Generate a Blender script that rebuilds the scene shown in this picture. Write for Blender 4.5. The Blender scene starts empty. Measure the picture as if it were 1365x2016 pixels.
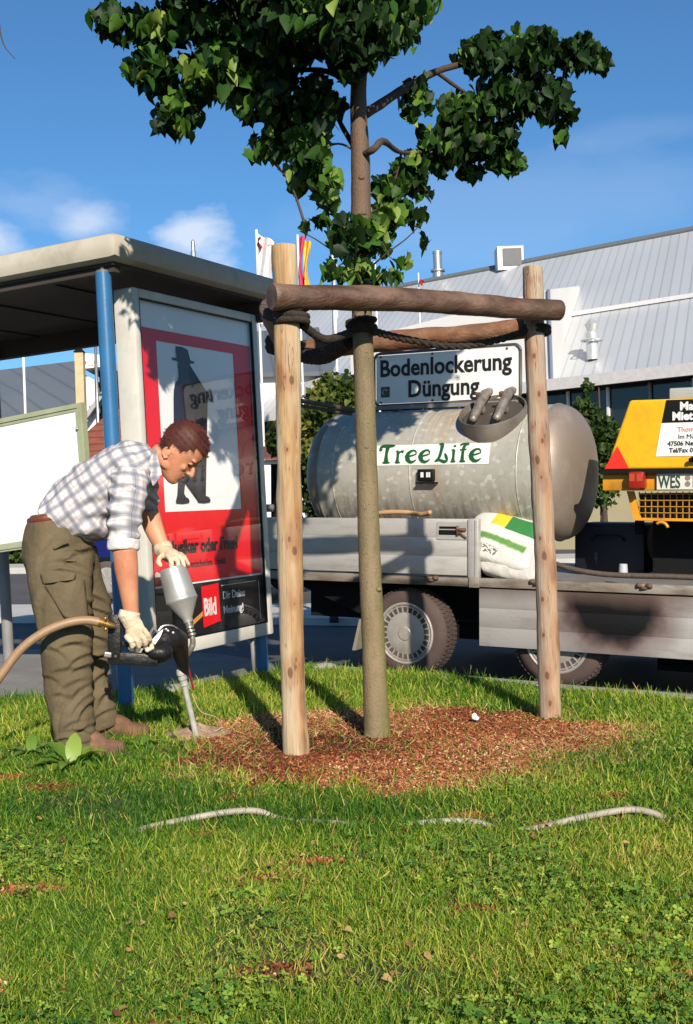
import bpy, bmesh, math, random
import numpy as np
from mathutils import Vector, Matrix, Euler
S = bpy.context.scene
C = S.collection
rad = math.radians
rng = np.random.default_rng(7)
random.seed(7)

# ------------------------------------------------------------------ camera, sky, sun, exposure
FPX, ROLL, CAMH = 2300.0, rad(2.0), 1.08
cR = Vector((math.cos(ROLL), 0, -math.sin(ROLL))); cU = Vector((math.sin(ROLL), 0, math.cos(ROLL))); cF = Vector((0, 1, 0))
cam = bpy.data.objects.new('camera', bpy.data.cameras.new('camera')); C.objects.link(cam)
cam.data.sensor_fit = 'VERTICAL'; cam.data.sensor_height = 36; cam.data.lens = 36*FPX/2016
cam.data.clip_end = 3000; cam.data.clip_start = 0.05
mw = Matrix((cR, cU, -cF)).transposed().to_4x4(); mw.translation = (0, 0, CAMH); cam.matrix_world = mw
S.camera = cam
SUN_DIR = Vector((-0.2150, 0.9766, -0.515)).normalized()      # direction the light travels
sun_el = math.asin(-SUN_DIR.z); to_sun = -SUN_DIR
sun = bpy.data.objects.new('sun', bpy.data.lights.new('sun', 'SUN')); C.objects.link(sun)
sun.data.energy = 5.0; sun.data.angle = rad(0.6); sun.data.color = (1.0, 0.90, 0.74)
sun.rotation_euler = SUN_DIR.to_track_quat('-Z', 'Y').to_euler()
W = bpy.data.worlds.new('World'); S.world = W; W.use_nodes = True
wn, wl = W.node_tree.nodes, W.node_tree.links
bg = wn['Background']
sky = wn.new('ShaderNodeTexSky'); sky.sky_type = 'NISHITA'; sky.sun_disc = False
sky.sun_elevation = sun_el; sky.sun_rotation = math.atan2(to_sun.x, to_sun.y)
sky.air_density = 1.0; sky.dust_density = 0.6; sky.ozone_density = 3.0; sky.altitude = 200
def wnode(t, **k):
    n = wn.new(t)
    for a, b in k.items(): setattr(n, a, b)
    return n
geo = wnode('ShaderNodeTexCoord')
def cloud(direction, size, amount, prev, scale=6, stretch=2.2, seed=0):
    d = Vector(direction).normalized()
    dp = wnode('ShaderNodeVectorMath', operation='SUBTRACT'); wl.new(geo.outputs['Generated'], dp.inputs[0]); dp.inputs[1].default_value = d
    sc = wnode('ShaderNodeVectorMath', operation='MULTIPLY'); wl.new(dp.outputs[0], sc.inputs[0]); sc.inputs[1].default_value = (1/size, 1/size, stretch/size)
    ln = wnode('ShaderNodeVectorMath', operation='LENGTH'); wl.new(sc.outputs[0], ln.inputs[0])
    nz = wnode('ShaderNodeTexNoise'); nz.noise_dimensions = '4D'; nz.inputs['W'].default_value = seed; nz.inputs['Scale'].default_value = scale; nz.inputs['Detail'].default_value = 6; nz.inputs['Roughness'].default_value = 0.55
    mp = wnode('ShaderNodeVectorMath', operation='MULTIPLY'); wl.new(geo.outputs['Generated'], mp.inputs[0]); mp.inputs[1].default_value = (1, 1, 2)
    wl.new(mp.outputs[0], nz.inputs['Vector'])
    m1 = wnode('ShaderNodeMath', operation='MULTIPLY_ADD'); wl.new(nz.outputs['Fac'], m1.inputs[0]); m1.inputs[1].default_value = 2.6; m1.inputs[2].default_value = -0.55
    m2 = wnode('ShaderNodeMath', operation='SUBTRACT'); wl.new(m1.outputs[0], m2.inputs[0]); wl.new(ln.outputs['Value'], m2.inputs[1])
    m3 = wnode('ShaderNodeMath', operation='MULTIPLY', use_clamp=True); wl.new(m2.outputs[0], m3.inputs[0]); m3.inputs[1].default_value = 1.6
    m4 = wnode('ShaderNodeMath', operation='MULTIPLY', use_clamp=True); wl.new(m3.outputs[0], m4.inputs[0]); m4.inputs[1].default_value = amount
    mx = wnode('ShaderNodeMix', data_type='RGBA'); wl.new(m4.outputs[0], mx.inputs['Factor']); wl.new(prev, mx.inputs['A']); mx.inputs['B'].default_value = (10.5, 10.6, 11.0, 1)
    return mx.outputs['Result']
def cdir(px, py): return cF + cR*((px-682.5)/FPX) + cU*((1008-py)/FPX)
tint = wnode('ShaderNodeMix', data_type='RGBA', blend_type='MULTIPLY'); tint.inputs['Factor'].default_value = 1; wl.new(sky.outputs[0], tint.inputs['A']); tint.inputs['B'].default_value = (0.60, 1.00, 1.28, 1)
o = tint.outputs['Result']
o = cloud(cdir(378, 470), 0.050, 0.60, o, 12, 1.6, 1)
o = cloud(cdir(60, 400), 0.08, 0.13, o, 11, 2.6, 3)
o = cloud(cdir(-10, 485), 0.045, 0.45, o, 12, 2, 5)
o = cloud(cdir(170, 440), 0.05, 0.45, o, 9, 2, 6)
o = cloud(cdir(1280, 255), 0.12, 0.06, o, 8, 7, 8)
o = cloud(cdir(900, 430), 0.3, 0.09, o, 5, 5, 9)
wl.new(o, bg.inputs['Color']); bg.inputs['Strength'].default_value = 0.070
S.view_settings.view_transform = 'Standard'; S.view_settings.look = 'None'
S.view_settings.exposure = 0.5; S.view_settings.gamma = 1
S.cycles.use_denoising = True
S.cycles.max_bounces = 6; S.cycles.transparent_max_bounces = 8; S.cycles.caustics_reflective = False; S.cycles.caustics_refractive = False

def at(px, py, d):
    """a point seen at pixel (px, py) of the photograph, d metres in front of the camera"""
    return Vector((0, 0, CAMH)) + (cF + cR*((px-682.5)/FPX) + cU*((1008-py)/FPX))*d
def onz(px, py, z=0.0):
    r = cdir(px, py); return Vector((0, 0, CAMH)) + r*((z-CAMH)/r.z)

# ------------------------------------------------------------------ materials
def mat(name, col, rough=0.6, metal=0.0, col2=None, nscale=8.0, contrast=1.6, bump=0.0, bscale=60.0, spec=0.5, stretch=(1, 1, 1), dirt=None, dscale=3.0, damt=0.6, emit=None, trans=0.0, sss=0.0):
    m = bpy.data.materials.new(name); m.use_nodes = True
    n, l = m.node_tree.nodes, m.node_tree.links; p = n['Principled BSDF']
    p.inputs['Roughness'].default_value = rough; p.inputs['Metallic'].default_value = metal
    p.inputs['Specular IOR Level'].default_value = spec
    c = (*col, 1)
    tc = n.new('ShaderNodeTexCoord'); mp = n.new('ShaderNodeMapping'); l.new(tc.outputs['Object'], mp.inputs[0]); mp.inputs['Scale'].default_value = stretch
    out = None
    if col2 is None: col2 = tuple(x*0.86 for x in col)
    nz = n.new('ShaderNodeTexNoise'); nz.inputs['Scale'].default_value = nscale; nz.inputs['Detail'].default_value = 5; l.new(mp.outputs[0], nz.inputs['Vector'])
    mr = n.new('ShaderNodeMapRange'); l.new(nz.outputs['Fac'], mr.inputs[0]); mr.inputs[1].default_value = 0.5-0.5/contrast/1.6; mr.inputs[2].default_value = 0.5+0.5/contrast/1.6
    mx = n.new('ShaderNodeMix'); mx.data_type = 'RGBA'; l.new(mr.outputs[0], mx.inputs['Factor']); mx.inputs['A'].default_value = c; mx.inputs['B'].default_value = (*col2, 1)
    out = mx.outputs['Result']
    if dirt:
        nz2 = n.new('ShaderNodeTexNoise'); nz2.inputs['Scale'].default_value = dscale; nz2.inputs['Detail'].default_value = 8; nz2.inputs['Roughness'].default_value = 0.7; l.new(mp.outputs[0], nz2.inputs['Vector'])
        mr2 = n.new('ShaderNodeMapRange'); l.new(nz2.outputs['Fac'], mr2.inputs[0]); mr2.inputs[1].default_value = 0.5; mr2.inputs[2].default_value = 0.72; mr2.inputs[4].default_value = damt
        mx2 = n.new('ShaderNodeMix'); mx2.data_type = 'RGBA'; l.new(mr2.outputs[0], mx2.inputs['Factor']); l.new(out, mx2.inputs['A']); mx2.inputs['B'].default_value = (*dirt, 1)
        out = mx2.outputs['Result']
    l.new(out, p.inputs['Base Color'])
    if bump:
        nb = n.new('ShaderNodeTexNoise'); nb.inputs['Scale'].default_value = bscale; nb.inputs['Detail'].default_value = 4; l.new(mp.outputs[0], nb.inputs['Vector'])
        b = n.new('ShaderNodeBump'); b.inputs['Strength'].default_value = bump; b.inputs['Distance'].default_value = 0.01; l.new(nb.outputs['Fac'], b.inputs['Height']); l.new(b.outputs[0], p.inputs['Normal'])
    if sss:
        p.inputs['Subsurface Weight'].default_value = sss; p.inputs['Subsurface Radius'].default_value = (0.02, 0.008, 0.004); p.inputs['Subsurface Scale'].default_value = 0.5
    m['out'] = 0
    return m
def tree_of(m): return m.node_tree.nodes, m.node_tree.links, m.node_tree.nodes['Principled BSDF']
def overlay(m, fac_socket, col):
    """lay a second colour over whatever feeds Base Color"""
    n, l, p = tree_of(m)
    src = p.inputs['Base Color'].links[0].from_socket
    mx = n.new('ShaderNodeMix'); mx.data_type = 'RGBA'; l.new(fac_socket, mx.inputs['Factor']); l.new(src, mx.inputs['A']); mx.inputs['B'].default_value = (*col, 1)
    l.new(mx.outputs['Result'], p.inputs['Base Color'])
def nmath(m, op, a, b=None, clamp=False):
    n, l, _ = tree_of(m); x = n.new('ShaderNodeMath'); x.operation = op; x.use_clamp = clamp
    for i, v in enumerate((a, b)):
        if v is None: continue
        if isinstance(v, (int, float)): x.inputs[i].default_value = v
        else: l.new(v, x.inputs[i])
    return x.outputs[0]
def nmr(m, v, a, b, c=0., d=1.):
    n, l, _ = tree_of(m); x = n.new('ShaderNodeMapRange'); l.new(v, x.inputs[0])
    for i, q in zip((1, 2, 3, 4), (a, b, c, d)): x.inputs[i].default_value = q
    return x.outputs[0]
def nobj(m, scale=(1, 1, 1), rot=(0, 0, 0), loc=(0, 0, 0)):
    n, l, _ = tree_of(m); tc = n.new('ShaderNodeTexCoord'); mp = n.new('ShaderNodeMapping'); l.new(tc.outputs['Object'], mp.inputs[0]); mp.inputs['Scale'].default_value = scale; mp.inputs['Rotation'].default_value = rot; mp.inputs['Location'].default_value = loc
    return mp.outputs[0]
def nnoise(m, vec, scale, detail=4, rough=0.5):
    n, l, _ = tree_of(m); x = n.new('ShaderNodeTexNoise'); l.new(vec, x.inputs['Vector']); x.inputs['Scale'].default_value = scale; x.inputs['Detail'].default_value = detail; x.inputs['Roughness'].default_value = rough
    return x.outputs['Fac']
def nsep(m, vec):
    n, l, _ = tree_of(m); x = n.new('ShaderNodeSeparateXYZ'); l.new(vec, x.inputs[0]); return x.outputs
def nattr(m, name):
    n, l, _ = tree_of(m); x = n.new('ShaderNodeAttribute'); x.attribute_name = name; return x.outputs['Fac']
def ncomb(m, x_, y_, z_):
    n, l, _ = tree_of(m); x = n.new('ShaderNodeCombineXYZ')
    for i, v in enumerate((x_, y_, z_)):
        if isinstance(v, (int, float)): x.inputs[i].default_value = v
        else: l.new(v, x.inputs[i])
    return x.outputs[0]
def ramp_attr(name, attr, stops, rough=0.6, spec=0.3, translucent=0.0, tcol=None, noise=None):
    """colour picked per leaf / blade from a stored random value"""
    m = bpy.data.materials.new(name); m.use_nodes = True
    n, l, p = tree_of(m)
    a = n.new('ShaderNodeAttribute'); a.attribute_name = attr
    r = n.new('ShaderNodeValToRGB'); l.new(a.outputs['Fac'], r.inputs[0])
    els = r.color_ramp.elements
    while len(els) < len(stops): els.new(0.5)
    for e, (pos, c) in zip(els, stops): e.position = pos; e.color = (*c, 1)
    l.new(r.outputs[0], p.inputs['Base Color']); p.inputs['Roughness'].default_value = rough; p.inputs['Specular IOR Level'].default_value = spec
    if translucent:
        t = n.new('ShaderNodeBsdfTranslucent'); mx = n.new('ShaderNodeMixShader'); mx.inputs[0].default_value = translucent
        mc = n.new('ShaderNodeMix'); mc.data_type = 'RGBA'; mc.blend_type = 'MULTIPLY'; mc.inputs['Factor'].default_value = 1; l.new(r.outputs[0], mc.inputs['A']); mc.inputs['B'].default_value = (*(tcol or (1.6, 1.7, 0.6)), 1)
        l.new(mc.outputs['Result'], t.inputs[0])
        l.new(p.outputs[0], mx.inputs[1]); l.new(t.outputs[0], mx.inputs[2]); l.new(mx.outputs[0], n['Material Output'].inputs[0])
    return m

# ------------------------------------------------------------------ mesh helpers
WM = {}                                                            # world matrices of the roots
def tag(o, label=None, cat=None, group=None, kind=None):
    if label: o['label'] = label
    if cat: o['category'] = cat
    if group: o['group'] = group
    if kind: o['kind'] = kind
    return o
def empty(name, label, cat, loc=(0, 0, 0), m=None, group=None):
    o = bpy.data.objects.new(name, None); C.objects.link(o); o.empty_display_size = 0.1
    M = m if m is not None else Matrix.Translation(Vector(loc))
    o.matrix_world = M; WM[o.name] = M.copy()
    return tag(o, label, cat, group)
def raw(name, verts, faces, material, parent=None, smooth=False, world=True, mats=None, mi=None):
    me = bpy.data.meshes.new(name)
    if parent is not None and world:
        inv = WM[parent.name].inverted(); verts = [inv @ Vector(v) for v in verts]
    me.from_pydata([tuple(v) for v in verts], [], faces); me.update()
    o = bpy.data.objects.new(name, me); C.objects.link(o)
    for mm in (mats or [material]): me.materials.append(mm)
    if mi is not None: me.polygons.foreach_set('material_index', mi)
    if smooth: me.polygons.foreach_set('use_smooth', [True]*len(me.polygons))
    if parent is not None: o.parent = parent; WM[o.name] = WM[parent.name]
    return o
def npmesh(name, V, loops, starts, totals, material, parent=None, attrs=None, smooth=False, mi=None, mats=None):
    me = bpy.data.meshes.new(name)
    me.vertices.add(len(V)); me.vertices.foreach_set('co', np.asarray(V, np.float32).ravel())
    me.loops.add(len(loops)); me.loops.foreach_set('vertex_index', np.asarray(loops, np.int32))
    me.polygons.add(len(starts)); me.polygons.foreach_set('loop_start', np.asarray(starts, np.int32)); me.polygons.foreach_set('loop_total', np.asarray(totals, np.int32))
    me.update(calc_edges=True)
    for k, a in (attrs or {}).items():
        at_ = me.attributes.new(k, 'FLOAT', 'POINT'); at_.data.foreach_set('value', np.asarray(a, np.float32))
    for mm in (mats or [material]): me.materials.append(mm)
    if mi is not None: me.polygons.foreach_set('material_index', np.asarray(mi, np.int32))
    if smooth: me.polygons.foreach_set('use_smooth', np.ones(len(starts), bool))
    o = bpy.data.objects.new(name, me); C.objects.link(o)
    if parent is not None:
        o.parent = parent; WM[o.name] = WM[parent.name]
    return o
def scatter(name, tv, tf, pos, Rm, sc, material, parent=None, rnd=None, smooth=False, extra=None):
    """copies of a small template (tv verts, tf faces) at pos with rotation matrices Rm and scale sc -> one mesh"""
    tv = np.asarray(tv, float); N = len(pos); sc = np.asarray(sc, float)
    if sc.ndim == 1: sc = sc[:, None].repeat(3, 1)
    V = np.einsum('nij,nkj->nki', Rm, tv[None]*sc[:, None, :]) + np.asarray(pos)[:, None, :]
    nv = len(tv); tl = np.concatenate([np.array(f) for f in tf]); tt = np.array([len(f) for f in tf])
    loops = (tl[None] + (np.arange(N)*nv)[:, None]).ravel(); tot = np.tile(tt, N); st = np.concatenate([[0], np.cumsum(tot)[:-1]])
    V = V.reshape(-1, 3)
    if parent is not None:
        M = np.array(WM[parent.name].inverted()); V = V @ M[:3, :3].T + M[:3, 3]
    at_ = {'rnd': np.repeat(rnd if rnd is not None else rng.random(N), nv)}
    return npmesh(name, V, loops, st, tot, material, parent, at_, smooth)
def rotmats(dirs, roll):
    """matrices whose Y axis is dirs, spun by roll about it"""
    y = dirs/np.linalg.norm(dirs, axis=1, keepdims=True)
    ref = np.where(np.abs(y[:, 2:3]) > 0.95, np.array([[1., 0, 0]]), np.array([[0, 0, 1.]]))
    x = np.cross(y, ref); x /= np.linalg.norm(x, axis=1, keepdims=True); z = np.cross(x, y)
    c, s = np.cos(roll)[:, None], np.sin(roll)[:, None]
    x2 = x*c + z*s; z2 = -x*s + z*c
    return np.stack([x2, y, z2], axis=2)
class MB:
    def __init__(s, M=None): s.v = []; s.f = []; s.M = M; s.sm = []
    def add(s, vs, fs):
        k = len(s.v)
        for v in vs:
            v = Vector(v); s.v.append(s.M @ v if s.M is not None else v)
        s.f += [tuple(i+k for i in f) for f in fs]
    def box(s, c, size, M=None, bev=0.0):
        x, y, z = (q/2 for q in size); c = Vector(c)
        b = min(bev, x*.9, y*.9, z*.9)
        if b <= 0:
            P = [Vector((i*x, j*y, k*z)) for i in (-1, 1) for j in (-1, 1) for k in (-1, 1)]
            F = [(0, 1, 3, 2), (4, 6, 7, 5), (0, 4, 5, 1), (2, 3, 7, 6), (0, 2, 6, 4), (1, 5, 7, 3)]
        else:
            bm = bmesh.new(); bmesh.ops.create_cube(bm, size=1)
            for v in bm.verts: v.co = Vector((v.co.x*2*x, v.co.y*2*y, v.co.z*2*z))
            bmesh.ops.bevel(bm, geom=bm.edges[:], offset=b, segments=2, affect='EDGES', profile=0.5)
            bm.verts.ensure_lookup_table(); P = [v.co.copy() for v in bm.verts]; F = [tuple(v.index for v in f.verts) for f in bm.faces]; bm.free()
        s.add([(M @ p if M is not None else p)+c for p in P], F)
    def hexa(s, pts):                                             # 4 bottom then 4 top corners, same order
        s.add(pts, [(0, 3, 2, 1), (4, 5, 6, 7), (0, 1, 5, 4), (1, 2, 6, 5), (2, 3, 7, 6), (3, 0, 4, 7)])
    def poly(s, pts, off):                                        # polygon given thickness along off
        n = len(pts); off = Vector(off); pts = [Vector(p) for p in pts]
        s.add(pts+[p+off for p in pts], [tuple(range(n))[::-1], tuple(range(n, 2*n))]+[(i, (i+1) % n, n+(i+1) % n, n+i) for i in range(n)])
    def quad(s, pts): s.add(pts, [tuple(range(len(pts)))])
    def tube(s, pts, rs, seg=12, ry=None, ref=(0, 1, 0), caps=True, dome=False):
        pts = [Vector(p) for p in pts]; n = len(pts)
        if not hasattr(rs, '__len__'): rs = [rs]*n
        ry = ry if ry is not None else rs
        if not hasattr(ry, '__len__'): ry = [ry]*n
        if dome:                                                  # rounded ends
            t0 = (pts[0]-pts[1]).normalized(); t1 = (pts[-1]-pts[-2]).normalized(); m0 = (rs[0]+ry[0])/2; m1 = (rs[-1]+ry[-1])/2
            a = [(.92, .4), (.6, .8)]
            pts = [pts[0]+t0*m0*k for k, _ in a]+pts+[pts[-1]+t1*m1*k for k, _ in a[::-1]]
            rs = [rs[0]*q for _, q in a]+list(rs)+[rs[-1]*q for _, q in a[::-1]]; ry = [ry[0]*q for _, q in a]+list(ry)+[ry[-1]*q for _, q in a[::-1]]; n = len(pts)
        k = len(s.v); V = []; F = []; w = None
        for i, p in enumerate(pts):
            t = (pts[min(i+1, n-1)]-pts[max(i-1, 0)]).normalized()
            if w is None: w = Vector(ref)
            w = (w-t*w.dot(t))
            if w.length < 1e-4: w = t.orthogonal()
            w.normalize(); u = t.cross(w)
            for j in range(seg):
                a = 2*math.pi*j/seg
                V.append(p+u*(rs[i]*math.cos(a))+w*(ry[i]*math.sin(a)))
        for i in range(n-1):
            for j in range(seg):
                a, b = i*seg+j, i*seg+(j+1) % seg; F.append((a, a+seg, b+seg, b))
        if caps: F.append(tuple(range(seg))); F.append(tuple(range((n-1)*seg, n*seg))[::-1])
        s.add(V, F)
    def lathe(s, o, ax, prof, seg=24, ref=(0, 1, 0)):             # prof: (distance along ax, radius)
        o, ax = Vector(o), Vector(ax).normalized(); w = Vector(ref); w = w-ax*w.dot(ax)
        if w.length < 1e-3: w = ax.orthogonal()
        w.normalize(); u = ax.cross(w); V = []; F = []
        for d, r in prof:
            for j in range(seg):
                a = 2*math.pi*j/seg; V.append(o+ax*d+u*(r*math.cos(a))+w*(r*math.sin(a)))
        for i in range(len(prof)-1):
            for j in range(seg):
                a, b = i*seg+j, i*seg+(j+1) % seg; F.append((a, b, b+seg, a+seg))
        F.append(tuple(range(seg))[::-1]); F.append(tuple(range((len(prof)-1)*seg, len(prof)*seg)))
        s.add(V, F)
    def ring(s, c, ax, R, r, seg=28, sec=8, arc=(0, 2*math.pi), ref=(0, 1, 0), rax=None):
        c, ax = Vector(c), Vector(ax).normalized(); w = Vector(ref); w = w-ax*w.dot(ax)
        if w.length < 1e-3: w = ax.orthogonal()
        w.normalize(); u = ax.cross(w); pts = [c+u*(R*math.cos(a))+w*(R*math.sin(a)) for a in np.linspace(arc[0], arc[1], seg)]
        s.tube(pts, r, sec, ry=rax or r, ref=ax)
    def ball(s, c, r, M=None, seg=14, rings=9):
        if not hasattr(r, '__len__'): r = (r, r, r)
        V = []; F = []; c = Vector(c)
        for i in range(rings+1):
            th = math.pi*(i+0.001)/(rings+0.002)
            for j in range(seg):
                a = 2*math.pi*j/seg; p = Vector((r[0]*math.sin(th)*math.cos(a), r[1]*math.sin(th)*math.sin(a), r[2]*math.cos(th)))
                V.append(c+(M @ p if M is not None else p))
        for i in range(rings):
            for j in range(seg):
                a, b = i*seg+j, i*seg+(j+1) % seg; F.append((a, a+seg, b+seg, b))
        s.add(V, F)
    def build(s, name, m, parent=None, smooth=False, world=True, autos=None):
        o = raw(name, s.v, s.f, m, parent, smooth, world)
        if autos:
            o.data.polygons.foreach_set('use_smooth', [True]*len(o.data.polygons))
            md = o.data; bm = bmesh.new(); bm.from_mesh(md)
            bmesh.ops.recalc_face_normals(bm, faces=bm.faces[:])
            for e in bm.edges: e.smooth = not (len(e.link_faces) == 2 and e.calc_face_angle(0) > rad(autos))
            bm.to_mesh(md); bm.free()
        else:
            bm = bmesh.new(); bm.from_mesh(o.data); bmesh.ops.recalc_face_normals(bm, faces=bm.faces[:]); bm.to_mesh(o.data); bm.free()
        return o
def fuse(mb, voxel, smooth=4, displace=None):
    """overlapping closed shapes -> one continuous skin; returns verts (world), faces"""
    me = bpy.data.meshes.new('t'); me.from_pydata([tuple(v) for v in mb.v], [], mb.f); me.update()
    bm = bmesh.new(); bm.from_mesh(me); bmesh.ops.recalc_face_normals(bm, faces=bm.faces[:]); bm.to_mesh(me); bm.free()
    o = bpy.data.objects.new('t', me); C.objects.link(o)
    r = o.modifiers.new('r', 'REMESH'); r.mode = 'VOXEL'; r.voxel_size = voxel
    if smooth: q = o.modifiers.new('s', 'SMOOTH'); q.iterations = smooth; q.factor = 0.5
    dg = bpy.context.evaluated_depsgraph_get(); dg.update(); em = bpy.data.meshes.new_from_object(o.evaluated_get(dg))
    V = np.zeros(len(em.vertices)*3); em.vertices.foreach_get('co', V); V = V.reshape(-1, 3)
    Nn = np.zeros(len(em.vertices)*3); em.vertices.foreach_get('normal', Nn); Nn = Nn.reshape(-1, 3)
    F = [tuple(p.vertices) for p in em.polygons]
    bpy.data.objects.remove(o); bpy.data.meshes.remove(me); bpy.data.meshes.remove(em)
    if displace is not None: V = V+Nn*displace(V)[:, None]
    return V, F
def add_attr(o, name, vals):
    a = o.data.attributes.new(name, 'FLOAT', 'POINT'); a.data.foreach_set('value', np.asarray(vals, np.float32))
def vnoise(P, scale, seed=0, oct=3):
    """cheap smooth noise: sums of sines in fixed random directions, about -1..1"""
    r = np.random.default_rng(seed); out = np.zeros(len(P)); amp = 1; tot = 0
    for o_ in range(oct):
        for k in range(5):
            d = r.normal(size=3); d /= np.linalg.norm(d); out += amp*np.sin(P @ d*scale*(0.7+0.6*r.random())+r.random()*6.28)/5
        tot += amp*0.5; amp *= 0.5; scale *= 2.1
    return out/tot
def text(name, s, size, m, parent, M, bold=0.0, xs=1.0, depth=0.001, align='LEFT', spacing=1.0, world=True):
    cu = bpy.data.curves.new('t', 'FONT'); cu.body = s; cu.size = size; cu.extrude = depth; cu.offset = bold; cu.align_x = align; cu.space_character = spacing; cu.resolution_u = 3
    o = bpy.data.objects.new('t', cu); C.objects.link(o); dg = bpy.context.evaluated_depsgraph_get(); dg.update()
    me = bpy.data.meshes.new_from_object(o.evaluated_get(dg)); bpy.data.objects.remove(o); bpy.data.curves.remove(cu)
    me.transform(Matrix.Diagonal((xs, 1, 1, 1)))
    T_ = (WM[parent.name].inverted() @ M) if world else M
    me.transform(T_); me.materials.clear(); me.materials.append(m); me.name = name
    r = bpy.data.objects.new(name, me); C.objects.link(r); r.parent = parent; WM[r.name] = WM[parent.name]
    return r
def frame(o, x, y):                                              # matrix with axes x, y and their cross
    x, y = Vector(x).normalized(), Vector(y).normalized(); z = x.cross(y)
    M = Matrix((x, y, z)).transposed().to_4x4(); M.translation = Vector(o); return M
def leafdirs(n, droop=0.6):
    d = rng.normal(size=(n, 3)); d[:, 2] = -np.abs(d[:, 2])*droop-0.25; return d

# ------------------------------------------------------------------ shared materials
M_black = mat('black_paint', (0.005, 0.005, 0.006), 0.5, bump=0.1, spec=.3)
M_text = mat('text_black', (0.012, 0.010, 0.012), 0.5)
M_white = mat('white_sheet', (0.80, 0.79, 0.77), 0.4, nscale=5, col2=(0.74, 0.73, 0.70))
M_red = mat('poster_red', (0.78, 0.007, 0.014), 0.5, col2=(0.72, 0.007, 0.013), nscale=3)
M_rubber = mat('rubber', (0.055, 0.040, 0.036), 0.8, col2=(0.11, 0.08, 0.065), nscale=6, bump=0.3, bscale=90)
M_chrome = mat('bare_metal', (0.55, 0.54, 0.52), 0.35, 0.8, col2=(0.4, 0.38, 0.36), nscale=20, bump=0.15)
M_alu = mat('trailer_aluminium', (0.50, 0.48, 0.46), 0.5, 0.35, col2=(0.40, 0.385, 0.37), nscale=2.2, dirt=(0.22, 0.18, 0.15), dscale=5, damt=0.5, bump=0.12, bscale=40, stretch=(0.5, 1, 2.5))
M_dark = mat('dark_underframe', (0.006, 0.006, 0.007), 0.9, bump=0.2, spec=.2)
M_rust = mat('rusty_iron', (0.16, 0.075, 0.04), 0.85, col2=(0.08, 0.05, 0.04), nscale=12, bump=0.3)

# ------------------------------------------------------------------ ground
def lawn_inside(x, y):
    """lawn edge: pavement at the far left, the road kerb behind"""
    return (y < np.where(x < -2.0, 7.35, np.where(x < -0.3, 7.3+0.0*x+np.clip((x+1.3), 0, 1)*0.95, 99))) & (y < 8.0-(x-0.0)*0.885) & (y < 8.3)
MC, MR = np.array([0.19, 5.48]), np.array([1.00, 0.90])          # mulch bed centre, radii
def mulch_d(x, y):
    a = np.arctan2((y-MC[1])/MR[1], (x-MC[0])/MR[0]); r = np.hypot((x-MC[0])/MR[0], (y-MC[1])/MR[1])
    return r - (1+0.07*np.sin(3*a+1)+0.07*np.sin(5*a+2.2)+0.05*np.sin(11*a)+0.05*np.sin(23*a+1))
def gz(x, y):
    P = np.stack([x, y, 0*x], 1); z = 0.012*vnoise(P, 2.0, 3, 2)+0.004*vnoise(P, 14, 5, 2)
    m = np.clip(1-mulch_d(x, y)*3, 0, 1.0)*np.clip((1.2-mulch_d(x, y))*2, 0, 1)
    return z*np.clip((y-1.0), 0.2, 1)+0.003*np.where(mulch_d(x, y) < 0, 1, 0)*m
BARE = [(-1.6, 4.9, .2, .08), (-1.25, 4.75, .14, .07), (-.75, 4.82, .12, .06), (-1.0, 3.45, .2, .06), (-.1, 3.62, .12, .05), (.3, 3.1, .1, .04), (-.2, 2.75, .1, .04), (1.2, 2.75, .14, .05), (-.45, 2.45, .12, .05), (.55, 2.3, .1, .04), (.15, 4.45, .16, .05), (-.45, 4.5, .15, .05), (0.80, 2.62, .13, .08), (1.60, 3.35, .2, .09), (1.38, 3.0, .1, .05), (0.38, 4.10, .07, .05), (-0.52, 4.0, .1, .05), (-1.1, 3.2, .12, .05), (-0.25, 3.45, .1, .06), (1.25, 3.25, .16, .06), (-1.45, 4.95, .12, .06), (0.95, 4.3, .06, .05), (-0.9, 2.7, .10, .05), (0.65, 3.95, .05, .03)]
def bare_d(x, y):
    d = np.full(x.shape, 9.0)
    for bx, by, rx, ry in BARE: d = np.minimum(d, np.hypot((x-bx)/rx, (y-by)/ry)-0.35*np.sin(7*np.arctan2(y-by, x-bx)+bx*9))
    return d
def grid(name, x0, x1, y0, y1, st, zf, keep, m):
    xs = np.arange(x0, x1+1e-6, st); ys = np.arange(y0, y1+1e-6, st); X, Y = np.meshgrid(xs, ys); x, y = X.ravel(), Y.ravel()
    V = np.stack([x, y, zf(x, y)], 1); nx = len(xs); i, j = np.meshgrid(np.arange(nx-1), np.arange(len(ys)-1)); a = (j*nx+i).ravel()
    k = keep(x[a]+st/2, y[a]+st/2); a = a[k]; L = np.stack([a, a+1, a+nx+1, a+nx], 1)
    return npmesh(name, V, L.ravel(), np.arange(len(a))*4, np.full(len(a), 4), m, smooth=True)
soil = mat('soil', (0.060, 0.060, 0.014), 0.95, col2=(0.035, 0.055, 0.010), nscale=6, bump=0.8, bscale=50)
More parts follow.
